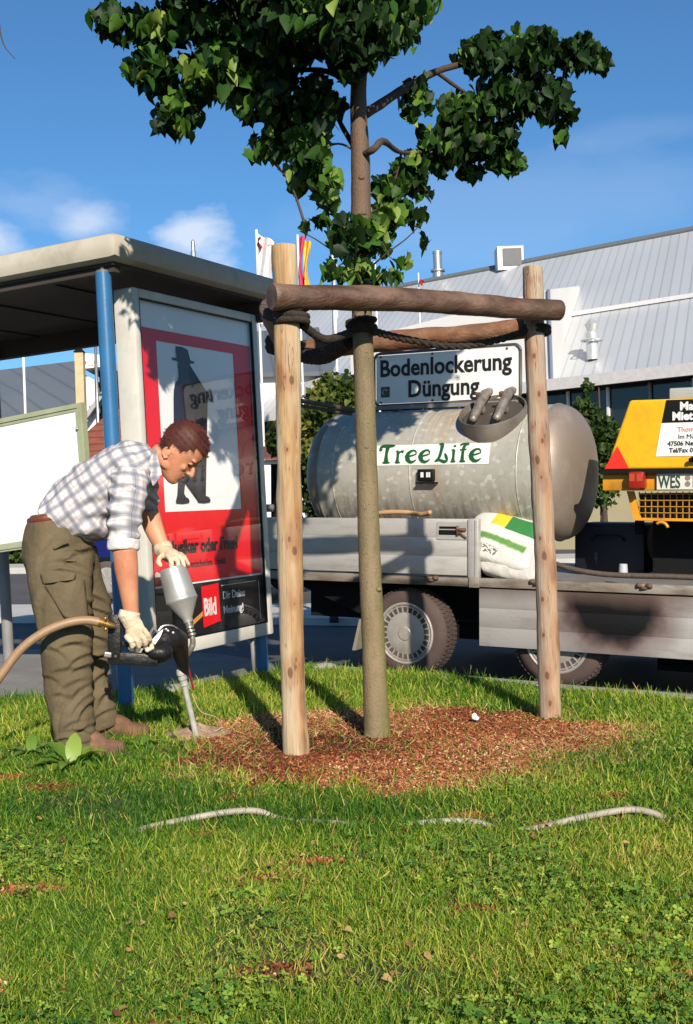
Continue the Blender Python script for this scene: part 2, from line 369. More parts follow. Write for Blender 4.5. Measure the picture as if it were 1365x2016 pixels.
# bark mulch / bare reddish soil in the bed and in scattered patches
n, l, p = tree_of(soil)
ca = nattr(soil, 'bare'); overlay(soil, ca, (0.27, 0.085, 0.032))
nv_ = nnoise(soil, nobj(soil), 45, 5, 0.7); overlay(soil, nmath(soil, 'MULTIPLY', nmr(soil, nv_, 0.52, 0.68), 0.75), (0.07, 0.03, 0.018))
gr = grid('lawn_ground', -6, 8, -3, 8.4, 0.05, gz, lawn_inside, soil)
V = np.zeros(len(gr.data.vertices)*3); gr.data.vertices.foreach_get('co', V); V = V.reshape(-1, 3)
add_attr(gr, 'bare', np.clip(np.maximum(-mulch_d(V[:, 0], V[:, 1])*8+0.5, 1.2-bare_d(V[:, 0], V[:, 1])), 0, 1)); tag(gr, kind='structure')
gr.name = 'lawn_ground'
asph = mat('asphalt', (0.060, 0.056, 0.062), 0.85, col2=(0.085, 0.08, 0.085), nscale=1.2, bump=0.4, bscale=120, dirt=(0.03, 0.028, 0.03), dscale=0.8)
def road_z(x): return -0.105-0.016*np.clip(x-0.45, -1.5, 3)
b = MB()
xs = [-400, -8, -1.05, 0.45, 1.2, 2, 3.45, 8, 400]
for i in range(len(xs)-1):
    z0, z1 = float(road_z(np.array(xs[i]))), float(road_z(np.array(xs[i+1])))
    b.quad([(xs[i], -60, z0-.05), (xs[i+1], -60, z1-.05), (xs[i+1], 900, z1), (xs[i], 900, z0)])
tag(b.build('road', asph), kind='structure')
conc = mat('concrete', (0.24, 0.225, 0.205), 0.9, col2=(0.18, 0.17, 0.155), nscale=3, bump=0.4, bscale=90, dirt=(0.10, 0.095, 0.085), dscale=4)
b = MB(); b.poly([(-30, 7.36, -.14), (-2.0, 7.36, -.14), (-1.3, 7.32, -.14), (-0.55, 8.0, -.14), (-0.42, 8.4, -.14), (-1.1, 9.3, -.14), (-30, 22.5, -.14)], (0, 0, 0.135))
tag(b.build('pavement', conc), kind='structure')
# far side pavements: pale strips along the street
pale = mat('pale_paving', (0.50, 0.48, 0.45), 0.8, col2=(0.42, 0.40, 0.38), nscale=2, bump=0.2)
def strip(name, a, b_, w, z0, z1, m, gap=0.0):
    a, b_ = Vector((*a, 0)), Vector((*b_, 0)); d = (b_-a).normalized(); nn = Vector((-d.y, d.x, 0)); q = MB()
    q.poly([a+Vector((0, 0, z0)), b_+Vector((0, 0, z0)), b_+nn*w+Vector((0, 0, z0)), a+nn*w+Vector((0, 0, z0))], (0, 0, z1-z0)); return q.build(name, m)
tag(strip('traffic_island', (-26, 23.0), (10, 8.5), 1.9, -.14, -0.06, pale), kind='structure')
tag(strip('far_pavement', (-60, 50), (30, 12.0), 2.2, -.14, 0.02, pale), kind='structure')
# kerb stones round the lawn by the road, each one lifted out on its own
kb = mat('kerb_stone', (0.33, 0.31, 0.27), 0.9, col2=(0.24, 0.22, 0.19), nscale=9, bump=0.5, bscale=60)
k0, k1 = Vector((-0.30, 8.27, 0)), Vector((2.55, 5.75, 0)); kd = (k1-k0).normalized(); L_ = 0.62; nk = int((k1-k0).length/L_)
kerbs = MB()
for i in range(nk+6):
    c = k0+kd*(L_*(i+.5)); kerbs.box((c.x+0.055, c.y+0.06, -0.075+random.uniform(-.004, .004)), (L_-0.012, 0.10, 0.15), Matrix.Rotation(math.atan2(kd.y, kd.x), 3, 'Z'), 0.012)
tag(kerbs.build('kerb', kb), kind='structure')
#
# GRASS, WEEDS AND LITTER ON THE LAWN are built near the end of the script
#
def pole(name, label, cat, base, top, r, m, group=None, seg=16, parent=None):
    o_ = empty(name, label, cat, base, group=group); q = MB(); q.tube([base, top], r, seg); q.build('pole', m, o_, autos=40); return o_

# ------------------------------------------------------------------ tree support frame
def wood(name, col, col2, along='z', rough=0.75, knots=True, grey=None, seed=0):
    st = {'z': (12, 12, 0.9), 'x': (0.9, 12, 12), 'y': (12, 0.9, 12)}[along]
    m = mat(name, col, rough, col2=col2, nscale=1.9, stretch=st, bump=0.45, bscale=7, contrast=2.4)
    n, l, p = tree_of(m)
    v = nobj(m, tuple(q*1.0 for q in st), loc=(seed, seed*.7, seed*.3)); g = nnoise(m, v, 7, 6, 0.65)
    overlay(m, nmath(m, 'MULTIPLY', nmr(m, g, 0.50, 0.68), 0.65), tuple(q*0.50 for q in col))
    if knots:
        vo = n.new('ShaderNodeTexVoronoi'); vo.inputs['Scale'].default_value = 1; l.new(nobj(m, {'z': (11, 11, 4.5), 'x': (4.5, 11, 11), 'y': (11, 4.5, 11)}[along], loc=(seed, 0, seed)), vo.inputs['Vector'])
        d = vo.outputs['Distance']
        overlay(m, nmath(m, 'MULTIPLY', nmr(m, d, 0.34, 0.20), 0.9), tuple(q*0.28 for q in col))
        overlay(m, nmath(m, 'MULTIPLY', nmr(m, d, 0.58, 0.30), 0.55), (col[0]*.75, col[1]*.5, col[2]*.4))
    if grey:
        g2 = nnoise(m, nobj(m, tuple(q*0.5 for q in st), loc=(seed+3, 1, 2)), 1.3, 3, 0.5); overlay(m, nmath(m, 'MULTIPLY', nmr(m, g2, 0.42, 0.58), 0.85), grey)
    g3 = nnoise(m, nobj(m, tuple(q*3 for q in st), loc=(seed+7, 4, 2)), 4, 3, 0.5); overlay(m, nmath(m, 'MULTIPLY', nmr(m, g3, 0.60, 0.70), 0.38), tuple(q*0.35 for q in col))
    return m
W1 = wood('post_wood', (0.44, 0.285, 0.135), (0.30, 0.165, 0.07), seed=1.3, grey=(0.50, 0.40, 0.27))
W2 = wood('post_wood_grey', (0.40, 0.275, 0.175), (0.33, 0.18, 0.10), seed=4.1, grey=(0.33, 0.27, 0.21))
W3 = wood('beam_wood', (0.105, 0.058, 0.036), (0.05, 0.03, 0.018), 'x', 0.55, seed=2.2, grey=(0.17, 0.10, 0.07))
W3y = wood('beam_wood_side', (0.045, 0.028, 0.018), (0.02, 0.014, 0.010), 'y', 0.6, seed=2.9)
W4 = wood('rear_beam_wood', (0.26, 0.13, 0.075), (0.15, 0.075, 0.04), 'x', 0.7, seed=5.2)
def knots(m, pts, root, col):
    n, l, p = tree_of(m); ob = nobj(m); g = nnoise(m, nobj(m, (6, 6, 1.4)), 9, 3)
    for px, py, d, r in pts:
        k = at(px, py, d)-Vector(root); v = n.new('ShaderNodeVectorMath'); v.operation = 'SUBTRACT'; l.new(ob, v.inputs[0]); v.inputs[1].default_value = k
        w = n.new('ShaderNodeVectorMath'); w.operation = 'MULTIPLY'; l.new(v.outputs[0], w.inputs[0]); w.inputs[1].default_value = (1/r, .6/r, .55/r)
        q = n.new('ShaderNodeVectorMath'); q.operation = 'LENGTH'; l.new(w.outputs[0], q.inputs[0]); dd_ = nmath(m, 'ADD', q.outputs['Value'], nmath(m, 'MULTIPLY', g, .8))
        overlay(m, nmath(m, 'MULTIPLY', nmr(m, dd_, 2.9, 1.7), .5), (col[0]*.62, col[1]*.45, col[2]*.4)); overlay(m, nmath(m, 'MULTIPLY', nmr(m, dd_, 1.25, .95), .85), (col[0]*.22, col[1]*.16, col[2]*.16))
    # thin drying cracks
    c = nnoise(m, nobj(m, (14, 14, .5), loc=(2, 5, 1)), 3.2, 2, .4); ln_ = nmr(m, nmath(m, 'ABSOLUTE', nmath(m, 'SUBTRACT', c, .5)), .013, .004)
    ms = nmr(m, nnoise(m, nobj(m, (3, 3, 1.2)), 2.2, 2), .46, .54); overlay(m, nmath(m, 'MULTIPLY', nmath(m, 'MULTIPLY', ln_, ms), .8), tuple(q*.2 for q in col))
def log(mb, a, b_, r0, r1, seg=36, wob=0.004, n=70, seed=0, cut=0.006):
    a, b_ = Vector(a), Vector(b_); r = np.random.default_rng(seed); ph = r.random(6)*6.28; d = (b_-a).normalized(); w = d.orthogonal().normalized(); u = d.cross(w)
    pts = []; rs = []
    for i in range(n+1):
        t = i/n; pts.append(a.lerp(b_, t)+w*wob*math.sin(t*5+ph[0])+u*wob*math.sin(t*7+ph[1])); rs.append((r0+(r1-r0)*t)*(1+0.03*math.sin(t*17+ph[2])+0.02*math.sin(t*41+ph[3])))
    pts = [pts[0]]+pts+[pts[-1]]; pts[0] = pts[0]-d*cut; pts[-1] = pts[-1]+d*cut; rs = [rs[0]*.93]+rs+[rs[-1]*.93]
    k0 = len(mb.v); mb.tube(pts, rs, seg, ref=w)
    Q = np.array([list(v) for v in mb.v[k0:]]); dn = np.array(list(d)); rel = Q-np.array(list(a)); ax_ = (rel @ dn)[:, None]*dn; rad_ = rel-ax_; rad_ /= np.linalg.norm(rad_, axis=1, keepdims=True)+1e-9
    sq = ax_*.25+rad_*r0; Q = Q+rad_*(.0028*vnoise(sq, 45, seed, 3)+.0016*vnoise(ax_*.6+rad_*r0, 130, seed+3, 2))[:, None]
    mb.v[k0:] = [Vector(v) for v in Q]
pA, pB, pC = Vector((-0.262, 5.20, 0)), Vector((1.003, 5.945, 0)), Vector((-0.335, 6.62, 0))
lean = Vector((-0.006, 0, 0))
knots(W1, [(560, 742, 5.14, .006), (588, 735, 5.14, .006), (575, 748, 5.14, .016), (566, 885, 5.14, .008), (585, 888, 5.14, .007), (570, 1062, 5.14, .010), (590, 1072, 5.14, .010), (580, 1085, 5.14, .016), (583, 1300, 5.14, .012), (572, 1325, 5.14, .020), (576, 620, 5.14, .012), (580, 1190, 5.14, .009)], (.1, 5.9, 0), (0.44, 0.27, 0.12))
knots(W2, [(1046, 552, 5.89, .007), (1064, 548, 5.89, .007), (1062, 775, 5.89, .014), (1050, 840, 5.89, .010), (1068, 868, 5.89, .012), (1058, 905, 5.89, .018), (1066, 940, 5.89, .008), (1064, 1060, 5.89, .009), (1072, 1095, 5.89, .018), (1068, 1180, 5.89, .012), (1078, 1330, 5.89, .016), (1084, 1385, 5.89, .014), (1052, 700, 5.89, .012), (1070, 1250, 5.89, .010)], (.1, 5.9, 0), (0.42, 0.25, 0.14))
fr = empty('tree_support_frame', 'three-legged frame of pale round posts and dark crossbars around the young tree', 'tree stakes', (0.1, 5.9, 0))
for q, (p0, h, r0, r1, m_, sd, ln) in enumerate([(pA, 2.27, .0545, .0565, W1, 1, .022), (pB, 2.29, .0565, .0505, W2, 2, -.012), (pC, 2.12, .052, .05, W1, 3, .02)]):
    b = MB(); log(b, p0+Vector((0, 0, -.05)), p0+Vector((ln, 0, h)), r0, r1, seed=sd, wob=.005); b.build('post', m_, fr, autos=45)
zb = 2.035
a0 = at(537, 580, 5.09); a1 = at(1100, 609, 5.84)
b = MB(); log(b, a0, a1, .058, .051, seed=5, wob=.006); b.build('crossbar', W3, fr, autos=45)
c0 = at(535, 607, 5.26); c1 = at(547, 672, 6.75)
b = MB(); log(b, c0, c1+Vector((0.02, .1, 0)), .056, .05, seed=6, wob=.003); b.build('crossbar', W3y, fr, autos=45)
d0 = at(590, 690, 6.70); d1 = at(1052, 645, 6.03)
b = MB(); log(b, d0-(d1-d0).normalized()*.12, d1+(d1-d0).normalized()*.0, .062, .05, seed=7, wob=.006); b.build('crossbar', W4, fr, autos=45)
# coconut ropes tying the trunk to each post
M_rope = mat('coconut_rope', (0.018, 0.013, 0.011), 0.95, col2=(0.05, 0.032, 0.022), nscale=40, bump=1.0, bscale=140)
M_rope2 = mat('brown_rope', (0.12, 0.06, 0.035), 0.95, col2=(0.04, 0.022, 0.015), nscale=40, bump=1.0, bscale=140)
def rope(pts, r, label, wraps, m_=None, n=60):
    root = empty('tie_rope', label, 'rope', pts[0], group='ropes tying the young tree to its posts'); q = MB()
    P = [Vector(v) for v in pts]; path = []
    for i in range(n+1):                                          # Catmull-Rom through the given points
        t = i/n*(len(P)-1); k = min(int(t), len(P)-2); t -= k; p0, p1, p2, p3 = P[max(k-1, 0)], P[k], P[k+1], P[min(k+2, len(P)-1)]
        path.append(0.5*((2*p1)+(-p0+p2)*t+(2*p0-5*p1+4*p2-p3)*t*t+(-p0+3*p1-3*p2+p3)*t**3))
    for s_ in range(3):                                           # three twisted strands
        st = []
        for i, c in enumerate(path):
            tt = (path[min(i+1, n)]-path[max(i-1, 0)]).normalized(); w = tt.cross(Vector((0, 0, 1))).normalized(); u = tt.cross(w); a = i*0.85+s_*2.094
            st.append(c+w*math.cos(a)*r*.55+u*math.sin(a)*r*.55)
        q.tube(st, r*.62, 8)
    q.build('strand', m_ or M_rope, root, smooth=True)
    for c, ax, R_, hh, k in wraps:
        q = MB()
        for j in range(k):
            z = (j-(k-1)/2)*hh; q.ring(Vector(c)+Vector((0, 0, z)), Vector((0.10*math.sin(j*2.1), 0.08*math.cos(j*1.7), 1)), R_*(1+0.04*math.sin(j*3)), r*.95, 32, 8)
        q.build('wrapping', m_ or M_rope, root, smooth=True)
    return root
tr = Vector((0.055, 5.60, 2.0))
rope([at(596, 640, 5.22), at(640, 668, 5.35), at(690, 655, 5.50)], .018, 'dark rope from the left front post to the young trunk', [(at(574, 622, 5.20), 0, .068, .028, 3)], M_rope)
rope([at(735, 652, 5.50), at(800, 668, 5.62), at(900, 682, 5.78), at(985, 668, 5.9), at(1045, 648, 5.93)], .017, 'long dark rope sagging from the young trunk to the right post', [(at(712, 643, 5.595), 0, .063, .026, 3), (at(1056, 650, 5.97), 0, .062, .026, 2)], M_rope)
rope([at(600, 700, 6.55), at(640, 700, 6.2), at(690, 668, 5.70)], .040, 'thick dark rope from the rear left post forward to the trunk', [(at(556, 678, 6.62), 0, .062, .03, 2)], M_rope)

# ------------------------------------------------------------------ young tree
M_bark = mat('young_bark', (0.22, 0.16, 0.09), 0.7, col2=(0.15, 0.115, 0.055), nscale=3, bump=0.5, bscale=60, stretch=(3, 3, 1.2), dirt=(0.085, 0.055, 0.04), dscale=9, damt=0.5)
n, l, p = tree_of(M_bark)
overlay(M_bark, nmath(M_bark, 'MULTIPLY', nmr(M_bark, nmath(M_bark, 'ADD', nsep(M_bark, nobj(M_bark))[0], nmath(M_bark, 'MULTIPLY', nnoise(M_bark, nobj(M_bark), 8), 0.05)), 0.035, 0.08), 0.6), (0.17, 0.16, 0.03))
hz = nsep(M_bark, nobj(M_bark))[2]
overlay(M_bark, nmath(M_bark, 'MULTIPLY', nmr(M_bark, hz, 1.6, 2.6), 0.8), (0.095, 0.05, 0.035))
overlay(M_bark, nmr(M_bark, nnoise(M_bark, nobj(M_bark, (1, 1, 3)), 55, 2), 0.66, 0.72), (0.05, 0.03, 0.02))
yt = empty('young_tree', 'young linden tree with a slim trunk standing in the mulch bed inside the wooden frame', 'tree', (0.115, 5.60, 0))
def curve_tube(mb, pts, rs, seg=14, n=40, nz=0.0, seed=0):
    P = [Vector(v) for v in pts]; path = []; rr = []
    for i in range(n+1):
        t = i/n*(len(P)-1); k = min(int(t), len(P)-2); t -= k; p0, p1, p2, p3 = P[max(k-1, 0)], P[k], P[k+1], P[min(k+2, len(P)-1)]
        path.append(0.5*((2*p1)+(-p0+p2)*t+(2*p0-5*p1+4*p2-p3)*t*t+(-p0+3*p1-3*p2+p3)*t**3)); rr.append((rs[k]*(1-t)+rs[k+1]*t)*(1+nz*math.sin(i*1.9+seed)))
    mb.tube(path, rr, seg); return path
td = 5.58
b = MB()
trunk_px = [(744, 1462, .070), (743, 1440, .061), (740, 1380, .0565), (735, 1250, .052), (728, 1100, .050), (722, 900, .047), (716, 700, .046), (711, 560, .045), (711, 430, .0455), (710, 320, .043), (706, 180, .036), (716, 60, .031), (722, -80, .026), (716, -260, .018), (725, -420, .008)]
tp = [at(x, y, td) for x, y, r in trunk_px]; curve_tube(b, tp, [r*1.06 for _, _, r in trunk_px], 20, 110, 0.018)
for (x, y, s_) in [(716, 420, 1), (708, 500, 1), (712, 350, -1), (722, 880, 1), (746, 1160, -1), (705, 620, 1)]: b.ball(at(x, y, td-.042), (.016, .012, .012))
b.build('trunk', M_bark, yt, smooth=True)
M_branch = mat('branch_bark', (0.075, 0.045, 0.032), 0.8, col2=(0.04, 0.025, 0.02), nscale=20, bump=0.4)
branches = [
 [(716, 225, 5.58, .026), (745, 208, 5.7, .024), (790, 178, 5.9, .022), (850, 145, 6.15, .019), (905, 128, 6.35, .016), (980, 120, 6.5, .011), (1090, 105, 6.6, .006), (1180, 120, 6.6, .003)],
 [(860, 142, 6.2, .012), (930, 190, 6.35, .009), (1000, 210, 6.5, .006), (1090, 215, 6.5, .003)],
 [(895, 250, 6.3, .004), (930, 205, 6.35, .007), (975, 165, 6.4, .006), (1040, 150, 6.5, .003)],
 [(716, 305, 5.56, .018), (738, 292, 5.5, .017), (755, 278, 5.6, .017), (790, 300, 5.9, .011), (850, 300, 6.2, .008), (930, 320, 6.4, .004)],
 [(704, 300, 5.6, .015), (680, 260, 5.7, .013), (650, 215, 5.75, .010), (590, 200, 5.8, .006), (520, 220, 5.85, .003)],
 [(710, 170, 5.6, .018), (640, 140, 5.6, .014), (560, 140, 5.55, .010), (440, 150, 5.5, .007), (340, 200, 5.5, .003)],
 [(714, 100, 5.6, .017), (640, 60, 5.7, .013), (560, 40, 5.7, .009), (400, 60, 5.7, .006), (250, 40, 5.7, .003)],
 [(716, 120, 5.6, .017), (745, 50, 5.6, .015), (770, -40, 5.6, .010), (850, -100, 5.6, .006)],
 [(716, 60, 5.6, .015), (650, -20, 5.3, .011), (560, -80, 5.1, .007), (430, -90, 5.0, .004)],
 [(718, 0, 5.6, .015), (760, -60, 6.0, .010), (840, -120, 6.3, .006)],
 [(716, -60, 5.6, .014), (640, -160, 5.9, .009), (520, -200, 6.1, .004)],
 [(712, 490, 5.57, .008), (690, 455, 5.5, .005), (645, 420, 5.45, .004), (600, 440, 5.4, .002)],
 [(714, 540, 5.57, .006), (760, 500, 5.5, .004), (800, 470, 5.45, .003), (830, 440, 5.42, .002)],
 [(714, 500, 5.57, .006), (670, 500, 5.5, .004), (620, 470, 5.45, .003), (590, 455, 5.42, .002)],
]
for br in branches:
    b = MB(); curve_tube(b, [at(x, y, d) for x, y, d, r in br], [r for *_, r in br], 9, 26, 0.05); b.build('branch', M_branch, yt, smooth=True)
BR = [[at(x, y, d) for x, y, d, r in br] for br in branches]+[tp]
# heart-shaped linden leaves
LV = [(0, 0.06, 0), (-.27, -.05, .07), (-.44, .22, .16), (-.38, .55, .13), (-.16, .88, -.02), (0, 1.10, -.16), (0, .5, -.04), (.27, -.05, .07), (.44, .22, .16), (.38, .55, .13), (.16, .88, -.02)]
LF = [(0, 6, 2, 1), (6, 4, 3, 2), (6, 5, 4), (0, 7, 8, 6), (6, 8, 9, 10), (6, 10, 5)]
M_leaf = ramp_attr('linden_leaves', 'rnd', [(0.0, (0.006, 0.018, 0.004)), (0.45, (0.012, 0.036, 0.005)), (0.72, (0.034, 0.095, 0.010)), (0.90, (0.10, 0.19, 0.020)), (1.0, (0.20, 0.27, 0.06))], 0.55, 0.22, 0.14, (1.5, 2.0, 0.5))
blobs = [  # px, py, rx, ry, depth, depth radius, leaves
 (225, 45, 50, 50, 5.6, .25, 60), (320, 60, 75, 60, 5.6, .4, 130), (300, 140, 62, 55, 5.5, .3, 130), (345, 225, 52, 55, 5.5, .3, 150), (425, 140, 85, 75, 5.5, .45, 260), (410, 40, 105, 55, 5.7, .5, 230),
 (540, 70, 110, 80, 5.6, .55, 380), (515, 190, 75, 72, 5.5, .4, 230), (555, 270, 62, 55, 5.6, .3, 130), (520, 305, 32, 22, 5.4, .2, 20), (620, 215, 62, 75, 5.6, .4, 190), (612, 300, 45, 55, 5.5, .3, 110), (640, 370, 38, 45, 5.5, .25, 50), (585, 350, 30, 40, 5.5, .2, 22),
 (650, 60, 100, 85, 5.6, .6, 360), (770, 50, 85, 85, 5.6, .55, 300), (690, 115, 60, 55, 5.35, .3, 110), (830, 5, 40, 32, 5.6, .3, 50),
 (955, 110, 62, 50, 6.4, .35, 170), (1050, 105, 80, 55, 6.5, .4, 260), (1130, 110, 55, 45, 6.5, .3, 140), (1180, 125, 26, 32, 6.5, .15, 34), (1090, 205, 45, 55, 6.4, .3, 140), (1000, 195, 80, 55, 6.4, .4, 290), (905, 225, 50, 45, 6.3, .3, 110),
 (950, 285, 75, 48, 6.4, .35, 240), (1000, 320, 42, 30, 6.4, .2, 80), (1105, 270, 14, 25, 6.4, .1, 10), (870, 290, 60, 60, 6.3, .3, 160), (820, 200, 35, 50, 6.1, .2, 50), (815, 335, 50, 42, 6.2, .3, 95), (770, 380, 42, 45, 6.0, .25, 70), (765, 430, 40, 40, 5.9, .2, 46), (930, 345, 30, 15, 6.4, .15, 24), (870, 345, 16, 12, 6.4, .1, 6),
 (735, 470, 45, 55, 5.55, .2, 50), (680, 470, 40, 60, 5.45, .2, 46), (640, 440, 30, 25, 5.42, .1, 10), (605, 455, 18, 12, 5.4, .1, 4), (820, 430, 32, 22, 6.2, .1, 9), (838, 478, 12, 18, 6.2, .05, 4), (790, 520, 18, 14, 5.6, .05, 6), (690, 535, 50, 24, 5.4, .15, 24), (745, 548, 28, 16, 5.42, .1, 12), (650, 535, 18, 22, 5.42, .1, 8), (820, 380, 26, 16, 6.2, .1, 6), (845, 390, 10, 12, 6.2, .1, 3), (780, 548, 16, 8, 5.5, .05, 3),
 (560, -110, 170, 80, 5.7, .6, 420), (560, -60, 190, 80, 5.4, .7, 380), (420, -50, 130, 55, 5.5, .6, 260), (740, -60, 150, 80, 5.8, .7, 330), (860, -90, 100, 60, 5.8, .5, 160), (640, -180, 200, 90, 5.6, .8, 420), (620, -310, 150, 90, 5.7, .6, 260), (760, -300, 120, 90, 5.7, .6, 200), (300, -60, 80, 50, 5.5, .4, 100), (560, 0, 150, 90, 6.3, .4, 240), (600, 10, 130, 90, 4.95, .35, 170), (730, -150, 140, 80, 6.3, .5, 200)]
pos = []
for bx, by, rx, ry, d, dr, k in blobs:
    k = int(k*1.75)
    u = rng.normal(size=(k, 3)); u /= np.linalg.norm(u, axis=1, keepdims=True); u *= (rng.random((k, 1))**0.45)
    lump = 0.87+0.25*np.sin(u[:, :1]*5+bx)*np.sin(u[:, 1:2]*6+by)
    u = u*lump
    for q in u: pos.append(at(bx+q[0]*rx, by-q[1]*ry, d+q[2]*dr))
for bx, by, rx, ry, d, dr, k in blobs:
    if not (-40 < by < 600) or k < 20: continue
    c = at(bx, by, d); allp = [q for bq in BR for q in bq if (q-c).length > .05 and q.z < c.z+.25]; nb_ = min(allp, key=lambda q: (q-c).length); b = MB()
    m_ = nb_.lerp(c, .5)+Vector((.02, .03, .05)); curve_tube(b, [nb_, m_, c], [.007, .005, .003], 6, 10)
    for q in range(5):
        e_ = at(bx+random.uniform(-.8, .8)*rx, by+random.uniform(-.8, .8)*ry, d+random.uniform(-.8, .8)*dr); curve_tube(b, [m_.lerp(c, q/5), c.lerp(e_, .5)+Vector((0, 0, .03)), e_], [.0035, .0026, .0014], 5, 8)
    b.build('branch', M_branch, yt, smooth=True)
pos = np.array(pos); N = len(pos)
dirs = leafdirs(N, 1.0); dirs[:, 2] -= 0.25; sc = rng.uniform(.042, .088, N)*np.where(rng.random(N) < .2, 0.7, 1)
rnd = np.clip(0.5+0.45*vnoise(pos, 4.5, 11, 2)+rng.normal(0, .26, N), 0, 1)
scatter('crown', LV, LF, pos-dirs/np.linalg.norm(dirs, axis=1, keepdims=True)*0.04, rotmats(dirs, rng.normal(0, 0.9, N)), sc, M_leaf, yt, rnd, smooth=False)
# the overhanging twig tip at the top left edge of the picture
tw = empty('overhanging_twig', 'thin bare drooping twig tip hanging at the top left edge of the picture', 'twig', at(-6, 40, 4.2))
b = MB(); curve_tube(b, [at(-30, -10, 4.2), at(-4, 40, 4.2), at(2, 68, 4.2), at(10, 92, 4.2), at(30, 116, 4.2)], [.004, .003, .0028, .0022, .0012], 6, 20); b.build('stem', M_branch, tw, smooth=True)

# ------------------------------------------------------------------ bus shelter
sD, sL = Vector((0.469, 0.883, 0)).normalized(), Vector((-0.883, 0.469, 0)).normalized()
sO = Vector((-1.259, 6.676, 0))
Msh = Matrix.Translation(sO) @ Matrix.Rotation(rad(-1.1), 4, 'Y') @ Matrix((sD, sL, (0, 0, 1))).transposed().to_4x4()
sh = empty('bus_shelter', 'bus shelter with a cream edged flat roof, blue posts and a red poster case', 'bus shelter', m=Msh)
M_cream = mat('shelter_cream', (0.46, 0.42, 0.35), 0.6, col2=(0.38, 0.345, 0.285), nscale=3, dirt=(0.15, 0.13, 0.10), dscale=3.5, damt=0.45, bump=0.12, bscale=30)
M_frame = mat('case_frame', (0.58, 0.56, 0.51), 0.45, col2=(0.50, 0.48, 0.44), nscale=4, dirt=(0.3, 0.27, 0.22), dscale=6, damt=0.3)
M_blue = mat('blue_post', (0.030, 0.135, 0.30), 0.32, col2=(0.024, 0.11, 0.26), nscale=6, dirt=(0.05, 0.10, 0.18), dscale=12, damt=0.4, bump=0.05)
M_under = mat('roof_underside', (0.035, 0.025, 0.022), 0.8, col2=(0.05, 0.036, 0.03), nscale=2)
M_green = mat('pale_green_frame', (0.33, 0.36, 0.24), 0.5, col2=(0.27, 0.30, 0.20), nscale=6, dirt=(0.25, 0.17, 0.10), dscale=5, damt=0.5)
M_grey = mat('grey_paint', (0.22, 0.21, 0.21), 0.6, col2=(0.17, 0.165, 0.165), nscale=5)
b = MB(); b.box((0.80, 1.26, 2.625), (1.80, 2.78, 0.155), bev=.055); rf = b.build('roof', M_cream, sh, world=False, autos=35)
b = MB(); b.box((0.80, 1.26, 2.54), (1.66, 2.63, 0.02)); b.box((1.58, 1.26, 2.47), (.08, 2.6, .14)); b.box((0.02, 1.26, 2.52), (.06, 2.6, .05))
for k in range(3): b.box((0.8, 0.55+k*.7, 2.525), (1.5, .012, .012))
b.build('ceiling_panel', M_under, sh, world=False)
for x, y, z0, z1 in [(0.0, 0.045, 0, 2.50), (1.50, 0.07, 0, .245)]:
    b = MB(); b.tube([(x, y, z0), (x, y, z1)], .046, 24); po = b.build('post', M_blue, sh, world=False, autos=40)
    if z1 < 1: continue
    q = MB(); q.lathe((x, y, z1), (0, 0, 1), [(0, .046), (.012, .04), (.014, .018), (.07, .018), (.072, .012), (.085, .012)], 16); q.build('post_cap', M_chrome, po, world=False, autos=40)
b = MB(); b.tube([(1.37, .05, 0), (1.37, .05, .27)], .018, 10); b.build('conduit', M_grey, sh, world=False, smooth=True)
b = MB(); b.tube([(1.5, 2.40, 0), (1.5, 2.40, 2.48)], .042, 16); b.build('rear_post', M_grey, sh, world=False, autos=40)
cas = empty('t', None, None, m=Msh); bpy.data.objects.remove(cas)
b = MB()
S0, S1, Z0, Z1 = 0.20, 1.56, 0.245, 2.445
b.box(((S0+.06/2), .07, (Z0+Z1)/2), (.06, .15, Z1-Z0), bev=.012); b.box((S1-.03, .07, (Z0+Z1)/2), (.06, .15, Z1-Z0), bev=.012)
b.box(((S0+S1)/2, .07, Z0+.043), (S1-S0-.122, .146, .086), bev=.01); b.box(((S0+S1)/2, .07, Z1-.028), (S1-S0-.122, .146, .056), bev=.01)
pf = b.build('poster_case', M_frame, sh, world=False, autos=35)
def sp(px, py):                                                    # where the line of sight meets the poster: (along, up)
    o_ = Msh @ Vector((0, 0, 0)); nn = (Msh.to_3x3() @ Vector((0, 1, 0))); r = cdir(px, py); c = Vector((0, 0, CAMH))
    pnt = c+r*((o_-c).dot(nn)/r.dot(nn)); q = Msh.inverted() @ pnt; return q.x, q.z
def sheet(name, pts, l, m, parent, th=0.0015):
    q = MB(); q.poly([(x, l, z) for x, z in pts], (0, th, 0)); return q.build(name, m, parent, world=False)
A0, A1 = S0+.06, S1-.06; B0, B1 = Z0+.086, Z1-.056
M_paper = mat('poster_paper', (0.88, 0.88, 0.89), 0.55, col2=(0.84, 0.84, 0.86), nscale=1.5)
pp = sheet('poster', [(A0, B0), (A1, B0), (A1, B1), (A0, B1)], .030, M_paper, sh, .01)
rL, rT = A0+.012, 2.225; iL, iT = .44, 2.155; iR, iB = 1.285, 1.115; rB = 0.672
M_panelback = mat('case_back', (0.10, 0.10, 0.11), 0.6)
sheet('case_back', [(A0, B0), (A1, B0), (A1, B1), (A0, B1)], .12, M_panelback, sh, .01)
for pts in ([(rL, iT), (A1-.03, iT), (A1-.03, rT), (rL, rT)], [(rL, iB), (iL, iB), (iL, iT), (rL, iT)], [(iR, iB), (A1-.03, iB), (A1-.03, iT), (iR, iT)], [(rL, rB), (A1-.03, rB), (A1-.03, iB), (rL, iB)]):
    pass
b = MB()
